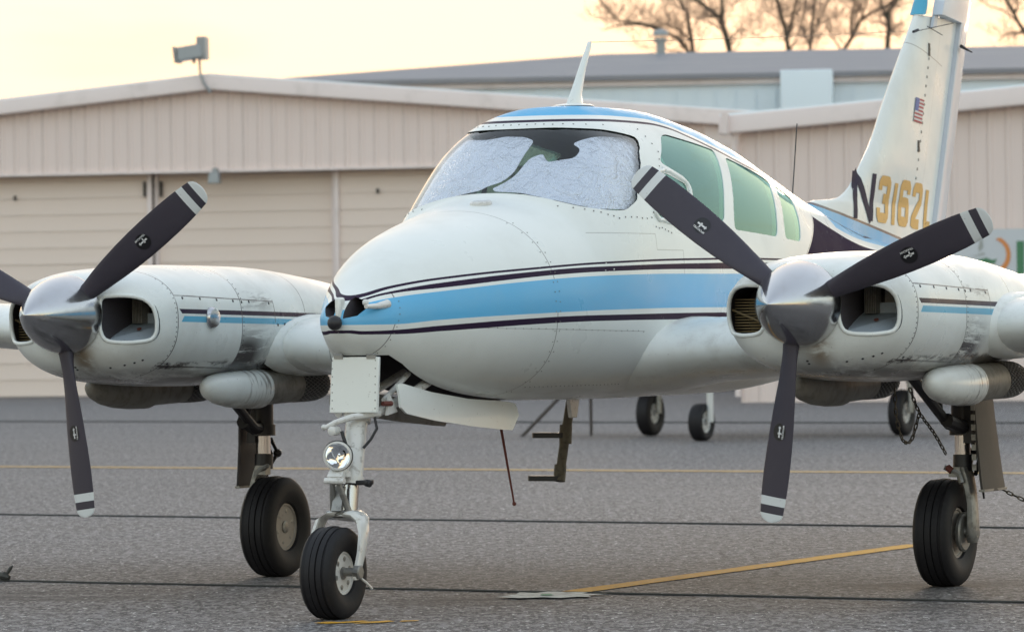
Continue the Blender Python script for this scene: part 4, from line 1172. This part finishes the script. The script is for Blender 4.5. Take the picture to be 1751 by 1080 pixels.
        for k in range(28):
            for dr in (1, -1):
                pts = []
                for i in range(9):
                    f = i / 8; a = 2 * math.pi * k / 28 + dr * f * 1.5; y_ = 2.66 + .35 * f; r_ = np.interp(y_, [q[0] for q in rs_], [q[1] for q in rs_]) + .004
                    pts.append((px_ + r_ * .95 * math.sin(a), y_, 1.04 + r_ * math.cos(a)))
                sc2.tube(pts, .0026, 4, caps=False)
        tag(sc2.build('exhaust_screen', DULL, pod, fix=False), kind='stuff')
    # propeller
    pr_ = MB()
    sp = [(-.353, .002), (-.345, .014), (-.325, .036), (-.29, .066), (-.24, .100), (-.18, .134), (-.12, .162), (-.06, .183), (.0, .195), (.035, .200), (.04, .198), (.052, .198), (.054, .150)]
    pr_.lathe(sp, (0, 0, 0), (0, 1, 0), 56)
    prop = pr_.build('propeller', [CHROME], plane, angle=28); prop.location = (xc, PY, PZ)
    for k in range(3):
        an = R((7.1688 if sg_ < 0 else -8.2144) + 120 * k)
        o = bpy.data.objects.new('blade', BM); link(o, prop)
        # +z of the blade to the direction (sin an, 0, -cos an); its chord follows round
        d = Vector((math.sin(an), 0, -math.cos(an))); t = Vector((math.cos(an), 0, math.sin(an)))
        yv = Vector((0, 1, 0)); mx = Matrix((t, yv, d)).transposed()
        if mx.determinant() < 0: mx = Matrix((t, yv, d)).transposed()
        o.rotation_mode = 'QUATERNION'
        o.matrix_local = mx.to_4x4()
        # blade root collar in a dark slot of the spinner
        cl = MB().lathe([(.10, .058), (.158, .058), (.172, .050), (.175, .044)], (0, 0, 0), d, 24)
        cl.build('blade_collar', GEARBLK, prop, angle=40)
    bp_ = MB().lathe([(.056, .19), (.075, .19), (.08, .15)], (0, 0, 0), (0, 1, 0), 40)
    bp_.build('backplate', DULL, prop)

# ---------- tail
def fin_section(zv, le, te, t, n=9):
    c = te - le; u = [(1 - math.cos(math.pi * i / n)) / 2 for i in range(n + 1)]
    th = lambda q: 5 * t * (.2969 * math.sqrt(q) - .126 * q - .3516 * q * q + .2843 * q ** 3 - .1036 * q ** 4) + .006
    return [(th(q), le + c * q, zv) for q in u] + [(-th(q), le + c * q, zv) for q in reversed(u)]
LEz = pch([1.70, 1.90, 2.045, 2.054, 2.06, 2.07, 2.093, 2.137, 2.197, 2.265, 2.40, 2.648, 2.93, 3.137, 3.308, 3.42], [5.4, 5.75, 6.08, 6.25, 6.40, 6.53, 6.621, 6.73, 6.821, 6.913, 7.095, 7.331, 7.616, 7.834, 8.005, 8.12])
HGz = lambda zv: 8.252 + (zv - 2.138) * .40
zs = list(np.concatenate([[1.70, 1.80, 1.9, 1.98, 2.03, 2.05, 2.056, 2.062, 2.072, 2.086, 2.11, 2.14, 2.18, 2.22], np.linspace(2.28, 3.24, 18)]))
M = white_paint('fin_paint', .2)
x, y, z = M.xyz()
ln = (z + (y - 6.04) * .129).near(2.035, .008) * y.gt(6.0); rb_ = (z + (y - 6.04) * .129).lt(2.027)
hinge = (z + (y - 7.65) * .20).near(3.08, .003) * between(y, 7.55, 8.35)
M.mix(rb_, BLUE); M.mix(ln, (.06, .035, .05)); M.mix(hinge * .7, (.2, .16, .14)); M.mix(M.noise(2.2, 4, .6, (1, 1, .3)).ss(.42, .7) * .22, (.60, .58, .50))
M.mix(((y - (z - 2.2) * .335).near(7.98, .003)) * .35, (.35, .32, .28))
FINP = M.m
def fthick(zv): return float(np.interp(zv, [1.7, 2.0, 2.06, 2.3, 3.3], [.09, .06, .045, .075, .07]))
fin = MB().rings([fin_section(zv, float(LEz(zv)), HGz(zv), fthick(zv) * 1.1) for zv in zs]).build('fin', FINP, plane, angle=45)
M = Mat('fin_cap_blue', (.06, .36, .52), .4, coat=.3); CAPB = M.m
MB().rings([fin_section(zv, le, te, t) for zv, le, te, t in ((3.245, float(LEz(3.245)), 8.07, .09), (3.30, float(LEz(3.30)), 8.085, .09), (3.38, 8.05, 8.11, .07), (3.42, 8.09, 8.12, .04))]).build('fin_cap', CAPB, fin, angle=60)
# rudder, turned a little to port, with its horn balance on top
rud = empty('rudder', (0, HGz(2.2), 2.2), 0, plane)
RD = R(-8)
rings = []
def rud_ring(zv, fwd, c):
    """section of the rudder at height zv: fwd ahead of the hinge line, c behind it, swung to port"""
    pts = []
    for u, t in ((-fwd, .030), (-fwd + .03, .036), (c * .35, .028), (c, .005), (c, -.005), (c * .35, -.028), (-fwd + .03, -.036), (-fwd, -.030)):
        xx, yy = t, u
        pts.append((xx * math.cos(RD) + yy * math.sin(RD), HGz(zv) + .03 + yy * math.cos(RD) - xx * math.sin(RD) - HGz(2.2), zv - 2.2))
    return pts
for zv in (1.80, 2.0, 2.2, 2.6, 3.0, 3.2, 3.232): rings.append(rud_ring(zv, .02, .37 - .03 * (zv - 1.8)))
for zv, fw in ((3.25, .63), (3.34, .61), (3.40, .50)): rings.append(rud_ring(zv, fw, .325))
MB().rings(rings).build('rudder_skin', RUDSHADE, rud, angle=30)
MB().prism([(.05, 8.07 - HGz(2.2), .97), (.05, 8.13 - HGz(2.2), .97), (.05, 8.22 - HGz(2.2), 1.15), (.05, 8.16 - HGz(2.2), 1.15)], (.02, 0, 0)).build('horn_tab', RUDSHADE, rud)
# navigation aerials on the fin
va = MB().tube([(.05, 7.80, 3.13), (.16, 8.2, 3.20)], .0025, 6).tube([(.07, 7.96, 3.17), (.12, 8.1, 3.12)], .0025, 6).tube([(.05, 7.76, 3.125), (.06, 7.82, 3.14)], .009, 6)
va.build('fin_aerial', GEARBLK, fin)
MB().tube([(.06, 8.62, 3.08), (.07, 8.80, 3.05)], [.012, .004], 6).build('static_wick', GEARBLK, fin)
# hinge rivets on the fin
fr_ = MB()
for i in range(15):
    zv = 2.22 + i * .058; yv = 7.93 + (zv - 2.55) * .30
    sec = fin_section(zv, float(LEz(zv)), HGz(zv), fthick(zv) * 1.1)
    fx = np.interp(yv, [p[1] for p in sec[:10]], [p[0] for p in sec[:10]])
    fr_.lathe([(-.002, .011), (.003, .009), (.004, .001)], (fx, yv, zv), (1, -.1, 0), 8)
tag(fr_.build('fin_screws', DULL, fin, fix=False), kind='stuff')
def fin_x(yv, zv):
    zv = min(max(zv, 1.72), 3.23); sec = fin_section(zv, float(LEz(zv)), HGz(zv), fthick(zv) * 1.1); return float(np.interp(yv, [p[1] for p in sec[:10]], [p[0] for p in sec[:10]]))
for yv, zv, dy, dz in ((8.06, 3.03, .010, .05), (7.86, 2.42, .012, .045)):
    MB().box((fin_x(yv, zv) + .002, yv, zv), (.006, dy * 2.4, dz * 1.6)).build('hinge_slot', GEARBLK, fin)
# registration: each character follows the fin surface
REG = [('N', 6.775, 7.105), ('3', 7.165, 7.375), ('1', 7.44, 7.505), ('6', 7.555, 7.755), ('2', 7.80, 7.995), ('L', 8.055, 8.215)]
STROKES = {'N': [[(0, 0), (0, 1)], [(0, 1), (1, 0)], [(1, 0), (1, 1)]], '1': [[(.5, 0), (.5, 1)]], 'L': [[(0, 1), (0, 0), (1, 0)]],
           '3': [[(0, .74), (0, .93), (.10, 1), (.90, 1), (1, .93), (1, .60), (.86, .52), (.45, .52)], [(.86, .52), (1, .44), (1, .07), (.90, 0), (.10, 0), (0, .07), (0, .26)]],
           '6': [[(1, .76), (1, .93), (.90, 1), (.10, 1), (0, .93), (0, .07), (.10, 0), (.90, 0), (1, .07), (1, .45), (.90, .53), (0, .53)]],
           '2': [[(0, .74), (0, .93), (.10, 1), (.90, 1), (1, .93), (1, .62), (.06, .12), (0, 0), (1, 0)]]}
def ribbon(b, pts, wd, fn):
    """a painted stroke of width wd laid along pts by the surface function fn"""
    dense = []
    for (x0, y0), (x1, y1) in zip(pts[:-1], pts[1:]):
        k = max(1, int(math.hypot(x1 - x0, y1 - y0) / .02))
        dense += [(x0 + (x1 - x0) * i / k, y0 + (y1 - y0) * i / k) for i in range(k)]
    dense.append(pts[-1]); n = len(dense); vs = []; fs = []
    for i, (x_, y_) in enumerate(dense):
        p0 = dense[max(i - 1, 0)]; p1 = dense[min(i + 1, n - 1)]; dx, dy = p1[0] - p0[0], p1[1] - p0[1]; l = math.hypot(dx, dy) or 1
        for s_ in (-1, -.33, .33, 1): vs.append(fn(x_ - dy / l * wd / 2 * s_, y_ + dx / l * wd / 2 * s_))
    for i in range(n - 1):
        for q in range(3): fs.append((4 * i + q, 4 * i + q + 1, 4 * i + q + 5, 4 * i + q + 4))
    b.add(vs, fs)
for side in (1, -1):
    for chh, ya, yb in REG:
        if side < 0: ya, yb = 6.775 + 8.215 - yb, 6.775 + 8.215 - ya
        wd = .062; b = MB()
        for li, path in enumerate(STROKES[chh]):
            pts = [(wd / 2 + u * (yb - ya - wd), wd / 2 + v * (.287 - wd)) for u, v in path]
            if chh == 'N': pts = [(u, 0 if v < .1 else .287) for u, v in pts]
            if chh in '1L': pts = [(u, (0 if v < .05 and len(path) == 2 else v)) for u, v in pts]
            def place(u, v, k=li):
                if side < 0: u = (yb - ya) - u
                base = ya + u; yy = base + .075 * (v / .287 - 1); zz_ = 1.955 - .045 * (base - 6.775) + v
                return (side * (fin_x(min(yy, HGz(zz_) - .004), zz_) + .003 + .0004 * k), yy, zz_)
            ribbon(b, pts, wd, place)
        b.build('registration_letter', NAVY if chh == 'N' else GOLDREFL, fin, fix=False)
# flag
fb = MB()
fy, fz, fw, fh = 7.80, 2.722, .165, .15
def fpt(u, v):
    """flag coordinates (0..1 across, 0..1 down) on the skin of the fin"""
    yy = fy + u * fw - .05 * v; zz = fz - fh * v - .012 * u
    return (fin_x(yy, zz) + .005, yy, zz)
def fquad(u0, u1, v0, v1, mi):
    k = 6; vs = []
    for v in (v0, v1): vs += [fpt(u0 + (u1 - u0) * i / k, v) for i in range(k + 1)]
    fb.add(vs, [(i, i + 1, i + 2 + k, i + 1 + k) for i in range(k)], mi)
for k in range(13): fquad(.42 if k < 7 else 0, 1, k / 13, (k + 1) / 13, 0 if k % 2 == 0 else 1)
fquad(0, .42, 0, 7 / 13, 2)
fb.build('flag_decal', [FRED, FWHT, FBLU], fin, fix=False)
for sg_ in (-1, 1):
    MB().rings([[(sg_ * xx, le + c * u, 1.56 + v * t) for u, v in AF] for xx, le, c, t in ((.05, 7.6, 1.15, .12), (2.6, 7.95, .75, .07))]).build('tailplane', TAILP, plane, angle=50)
# ---------- nose gear
MB().prism([(-.108, .185, .944), (.142, .185, .944), (.150, .195, 1.203), (-.095, .195, 1.203)], (0, .02, 0)).build('front_gear_door', PLAINW, plane, bevel=.004)
fd = [o for o in plane.children if o.name.startswith('front_gear_door')][0]
hg = MB()
for q in (-.06, .11): hg.box((q, .198, 1.204), (.045, .016, .018)).tube([(q - .022, .195, 1.213), (q + .022, .195, 1.213)], .006, 8)
hg.build('door_hinge', DULL, fd)
rv2 = MB()
for k in range(7):
    for q in (-.092, .132): rv2.lathe([(-.001, .0035), (.001, .003), (.0018, .0005)], (q, .1845 + .010 * k / 6, .965 + .037 * k), (0, -1, 0), 6)
tag(rv2.build('door_rivets', DULL, fd, fix=False), kind='stuff')
ng = MB()
ng.tube([(-.005, .30, 1.20), (-.003, .275, .93)], .052, 20).tube([(-.003, .272, .935), (-.002, .262, .90)], .064, 20).tube([(-.002, .262, .91), (.010, .178, .625)], [.052, .049], 20)
ng.tube([(.010, .178, .65), (.010, .173, .615)], .058, 20)
strut = ng.build('nose_gear_strut', GEARW, plane)
MB().tube([(.012, .172, .62), (.010, .150, .47)], .036, 16).build('oleo_piston', STEEL, strut)
MB().tube([(-.045, .15, .62), (-.045, .135, .48)], .014, 10).build('shimmy_damper', STEEL, strut)
MB().box((.012, .175, .622), (.19, .08, .022)).tube([(.085, .17, .622), (.115, .165, .615)], .018, 10).build('steering_collar', GEARBLK, strut, bevel=.006)
tl_ = MB()
for sx in (-.022, .022): tl_.tube([(.0 + sx, .12, .72), (-.01 + sx, .035, .635)], [.02, .015], 8)
tl_.box((-.005, .075, .677), (.075, .10, .03), rot=Matrix.Rotation(R(42), 3, 'X')); tl_.tube([(-.055, .035, .634), (.045, .035, .634)], .015, 10)
tl_.tube([(-.03, .11, .725), (.045, .11, .725)], .014, 10)
tl_.build('upper_torque_link', GEARW, strut)
tl2 = MB()
for sx in (-1, 1): tl2.tube([(-.005 + sx * .015, .038, .63), (-.005 + sx * .042, .095, .485)], [.013, .016], 8)
tl2.box((-.005, .07, .55), (.05, .016, .12), rot=Matrix.Rotation(R(-20), 3, 'X')); tl2.tube([(-.075, .09, .478), (.08, .10, .478)], .018, 10)
tl2.build('lower_torque_link', DULL, strut)
st2 = MB(); st2.tube([(-.11, .14, .875), (-.06, .15, .90), (.02, .17, .925), (.12, .26, .94)], [.010, .013, .016, .016], 10)
st2.lathe([(0, .022), (.045, .022), (.05, .014)], (-.055, .16, .862), (-.1, -1, 0), 14).ball((-.112, .14, .878), .014, 0, 6)
st2.build('steering_arm', GEARW, strut)
hs = MB().tube([(.10, .24, .93), (.115, .235, .87), (.09, .22, .82), (.06, .20, .78)], .007, 8).tube([(-.02, .14, .86), (-.01, .14, .83), (.0, .14, .80)], .009, 8)
hs.build('brake_hose', GEARBLK, strut)
ll = empty('landing_light', (.008, .045, .750), 0, plane)
ll.rotation_euler = (R(6), 0, R(14))
MB().lathe([(.0, .068), (-.012, .068), (-.014, .060), (.0, .058)], (0, 0, 0), (0, 1, 0), 36, closed=True).build('lamp_rim', GEARW, ll)
MB().lathe([(-.004, .060), (.012, .052), (.035, .034), (.05, .012), (.052, .001)][::-1], (0, 0, 0), (0, 1, 0), 32, cap1=False).ball((0, .03, 0), .012, 0, 5).build('lamp_reflector', LAMPG, ll)
MB().lathe([(.075, .02), (.05, .044), (.02, .064), (-.002, .072)], (0, .003, 0), (0, 1, 0), 32, cap1=False).build('lamp_shell', DULL, ll)
MB().box((0, .03, -.085), (.09, .035, .022)).tube([(-.04, .02, -.078), (-.04, .02, -.10)], .014, 8).tube([(.04, .02, -.078), (.04, .02, -.10)], .014, 8).tube([(0, .03, -.06), (.02, .10, -.05)], .012, 8).build('lamp_bracket', GEARW, ll)

NR = .2167
fk = MB()
def slab(path, wx, wy):
    b = MB(); rr = []
    for p, a, c in path: rr.append([(p[0] + sx * a, p[1] + sy * c, p[2]) for sx, sy in ((-1, -.6), (-.6, -1), (.6, -1), (1, -.6), (1, .6), (.6, 1), (-.6, 1), (-1, .6))])
    return b.rings(rr)
for sx in (-1, 1):
    rr = []
    for (px_, py_, pz_, wx, wy) in ((.02, .12, .480, .012, .05), (.07, .11, .476, .014, .052), (.105, .095, .452, .014, .05), (.122, .075, .395, .012, .042), (.125, .045, .31, .011, .034), (.122, .015, .24, .012, .028), (.120, .0, .205, .012, .026), (.120, -.008, .182, .010, .016)):
        nx = .0
        rr.append([(sx * px_ + ax * wx, py_ + ay * wy, pz_ + (az * .016 if pz_ > .42 else 0)) for ax, ay, az in ((-1, -.7, -1), (-.6, -1, 0), (.6, -1, .6), (1, -.7, 1), (1, .7, 1), (.6, 1, .6), (-.6, 1, 0), (-1, .7, -1))])
    fk.rings(rr)
fk.tube([(0, .14, .485), (0, .132, .455)], [.05, .06], 20)
fork = fk.build('nose_fork', GEARW, plane, angle=50)
MB().tube([(-.135, 0, NR), (.135, 0, NR)], .02, 14).lathe([(.115, .036), (.14, .036), (.145, .028)], (0, 0, NR), (1, 0, 0), 6).build('axle', DULL, fork)
MB().tube([(.135, .0, .195), (.14, .06, .165), (.142, .11, .135)], .006, 8).build('tow_pin', GEARW, fork)
nw = empty('nose_wheel', (0, 0, NR - .005), 0, plane)
wheel_parts(RUBBER, NR, .165, nw, .098, .03, DULL, GEARW)
# nose bay doors hanging from the belly, and struts in the bay
for sx, dz in ((1, 0), (-1, .02)):
    a0 = []
    for y_, zt_, zb_ in ((.34, 1.075, .965), (.40, 1.075, .935), (.7, 1.03, .895), (1.1, .99, .858), (1.45, .972, .832), (1.555, .965, .826), (1.63, .955, .895)):
        a0.append([(sx * .160, y_, zt_), (sx * .172, y_, zt_), (sx * .184, y_, (zt_ + zb_) / 2), (sx * .190, y_, zb_ + dz), (sx * .178, y_, zb_ + dz), (sx * .172, y_, (zt_ + zb_) / 2)])
    MB().rings(a0).build('bay_door', [PLAINW if sx > 0 else DIRTSHADE], plane, angle=25)
br = MB().tube([(.10, .26, .94), (.13, .55, 1.02), (.10, .95, 1.12)], .022, 10).tube([(.12, .30, 1.0), (.10, .6, 1.12)], .013, 8).tube([(-.10, .26, .94), (-.10, .95, 1.12)], .02, 10)
br.prism([(.14, .27, .93), (.14, .38, .945), (.14, .30, 1.03)], (.012, 0, 0)); drag = br.build('drag_brace', GEARW, plane)
MB().tube([(.145, .24, .985), (.16, .30, .985)], .012, 8).build('hydraulic_fitting', RUST, drag)

# ---------- main gear
TR, WB, MR = 3.8286 / 2, 2.9975, .2746
for sg_ in (-1, 1):
    m = MB(); sx = sg_ * 2.0
    m.tube([(sx, 3.03, 1.14), (sx, 3.03, .80)], .056, 18).tube([(sx, 3.03, .82), (sx, 3.03, .76)], .066, 18).tube([(sx, 3.035, .66), (sx, 3.03, .58)], .05, 18)
    m.box((sx + sg_ * .05, 3.03, .90), (.05, .10, .36))
    leg = m.build('main_gear_leg', GEARBLK, plane)
    MB().tube([(sx, 3.03, .80), (sx, 3.03, .62)], .040, 18).build('oleo_piston', STEEL, leg)
    br = MB()
    y_top = 2.40
    br.tube([(sx - sg_ * .05, y_top, 1.08), (sx - sg_ * .02, 2.88, .815), (sx, 2.99, .80)], [.028, .026, .034], 10)
    br.tube([(sx - sg_ * .03, 2.78, .87), (sx - sg_ * .08, 2.86, 1.10)], .02, 8).tube([(sx, 2.80, .84), (sx + sg_ * .02, 2.98, .80)], .036, 10)
    br.tube([(sx - sg_ * .06, 2.85, .97), (sx - sg_ * .02, 3.0, 1.0)], .012, 8)
    br.build('side_brace', GEARBLK, leg)
    kn = MB()
    # trailing knuckle that carries the axle outboard of the wheel
    rr = []
    for (dx, y_, z_, wx, wy) in ((.0, 3.03, .60, .035, .055), (.02, 3.03, .56, .026, .055), (.04, 3.02, .50, .022, .05), (.055, 3.01, .42, .020, .045), (.06, 3.0, .34, .022, .045), (.06, WB, .26, .026, .05), (.058, WB, .22, .02, .03)):
        rr.append([(sx + sg_ * dx + ax * wx, y_ + ay * wy, z_) for ax, ay in ((-1, -.7), (-.6, -1), (.6, -1), (1, -.7), (1, .7), (.6, 1), (-.6, 1), (-1, .7))])
    kn.rings(rr); kn.tube([(sx + sg_ * .085, WB, MR), (sg_ * TR, WB, MR)], .03, 12)
    kn.build('axle_knuckle', DULL, leg, angle=50)
    tq = MB()
    for q in (-.02, .02): tq.tube([(sx + q, 3.08, .74), (sx + q + sg_ * .02, 3.19, .66), (sx + q + sg_ * .03, 3.08, .56)], .011, 8)
    tq.tube([(sx + .03, 3.06, .80), (sx + sg_ * .03, 3.14, .70), (sx + sg_ * .05, 3.15, .60), (sx + sg_ * .10, 3.06, .44)], .006, 6)
    tq.ball((sx, 3.19, .66), .024, 0, 6)
    tq.build('torque_link', GEARBLK, leg)
    MB().box((sx - sg_ * .02, 2.985, .575), (.06, .06, .05)).tube([(sx - sg_ * .07, 2.95, .60), (sx, 2.97, .57), (sx + sg_ * .02, 2.96, .52)], [.012, .02, .016], 8).build('brake_fitting', DULL, leg)
    if sg_ > 0:
        MB().tube([(sx - .055, 2.955, .60), (sx - .03, 2.95, .58)], .018, 8).build('rusty_bolt', RUST, leg)
    wo = empty('main_wheel', (sg_ * TR, WB, MR - .006), 0, plane)
    M = Mat('wheel_grey', (.36, .325, .29), .5, metal=.15); M.mix(M.noise(30, 4, .6).ss(.55, .7) * .5, (.18, .15, .13)); WHG = M.m
    wheel_parts(RUBBER, MR, .19, wo, .125, .034, DULL, WHG)
    MB().lathe([(.075, .05), (.085, .092), (.10, .095), (.108, .085), (.11, .03)], (0, 0, 0), (sg_, 0, 0), 28).box((sg_ * .10, .06, .05), (.06, .09, .10)).build('brake_disc', DULL, wo)
    # outer gear door fixed to the leg
    rr = []
    for zt_, ya, yb, xo in ((1.03, 2.93, 3.20, .085), (.85, 2.94, 3.235, .092), (.70, 2.95, 3.265, .10), (.55, 2.955, 3.29, .112), (.475, 2.958, 3.305, .12)):
        xa = sg_ * (2.0 + xo); tk = sg_ * .012
        rr.append([(xa, ya, zt_), (xa + tk * .6, (ya + yb) / 2, zt_), (xa, yb, zt_), (xa + tk, yb, zt_), (xa + tk * 1.9, (ya + yb) / 2, zt_), (xa + tk, ya, zt_)])
    b = MB().rings(rr)
    for i, f in enumerate(b.f):
        xs_ = [abs(b.v[k][0]) for k in f]
    gd = b.build('gear_door', SKINF if sg_ > 0 else GEARBLK, plane, angle=40)
    MB().box((sg_ * 2.125, 3.13, .482), (.03, .35, .012)).build('door_edge', DULL, gd)
    if sg_ < 0: continue
    for k in range(9): MB().box((sg_ * 2.09, 2.935 + .002 * k, 1.0 - k * .05), (.022, .012, .03)).build('hinge_knuckle', DULL, gd)

# ---------- tie-down chain: links, hung from the wing and led to the ground
def to_world(p):
    p = Vector(p); c, s = math.cos(AR), math.sin(AR)
    return Vector((AX + p.x * c - p.y * s, AY + p.x * s + p.y * c, p.z))
lk = MB(); path = []
for i in range(16):
    a = 2 * math.pi * i / 16; path.append((.0075 * math.cos(a), 0, .0115 * math.sin(a) + (.009 if math.sin(a) > 0 else -.009)))
path += path[:2]
M = Mat('chain_steel', (.16, .14, .11), .45, metal=.7); M.mix(M.noise(40, 3, .6).ss(.5, .7) * .6, (.07, .055, .04)); CHAIN = M.m
lk.tube(path, .0036, 6, caps=False); LINK = lk.mesh('link', CHAIN, 80, fix=False)
def chain(label, pts):
    P = [to_world(p) for p in pts]; root = empty('tie_down_chain', P[0]); tag(root, label, 'chain', 'tie-down chains by the near main wheel')
    cat_ = []
    n = len(P)
    for i in range(n - 1):
        a, b_, c, d = P[max(i - 1, 0)], P[i], P[i + 1], P[min(i + 2, n - 1)]
        for k in range(20):
            t = k / 20; cat_.append(0.5 * ((2 * b_) + (c - a) * t + (2 * a - 5 * b_ + 4 * c - d) * t * t + (3 * b_ - a - 3 * c + d) * t ** 3))
    cat_.append(P[-1]); acc = 0; last = cat_[0]; step_ = .0335; k = 0; nxt = 0
    for i in range(1, len(cat_)):
        seg = cat_[i] - cat_[i - 1]; l = seg.length
        while nxt <= acc + l:
            p = cat_[i - 1] + seg * ((nxt - acc) / max(l, 1e-6)); d = seg.normalized(); _, u, w = frame(d)
            if k % 2: u, w = w, -u
            o = bpy.data.objects.new('link', LINK); link(o, root)
            o.matrix_local = Matrix.Translation(p - P[0]) @ Matrix((u, w, d)).transposed().to_4x4()
            nxt += step_; k += 1
        acc += l
chain('short slack chain looping below the near engine nacelle beside the brace', [(1.80, 2.60, .985), (1.80, 2.62, .86), (1.81, 2.68, .745), (1.81, 2.80, .74), (1.82, 2.87, .84), (1.82, 2.90, .87)])
chain('rusty chain slanting from the brace down to the near gear leg', [(1.84, 2.72, .99), (1.84, 2.84, .88), (1.86, 3.0, .77), (1.88, 3.12, .66)])
chain('rusty chain running from the near gear door down to the ground at the right edge', [(2.13, 3.29, .47), (2.30, 3.44, .36), (2.55, 3.65, .20), (2.80, 3.85, .03), (2.84, 3.88, .012)])
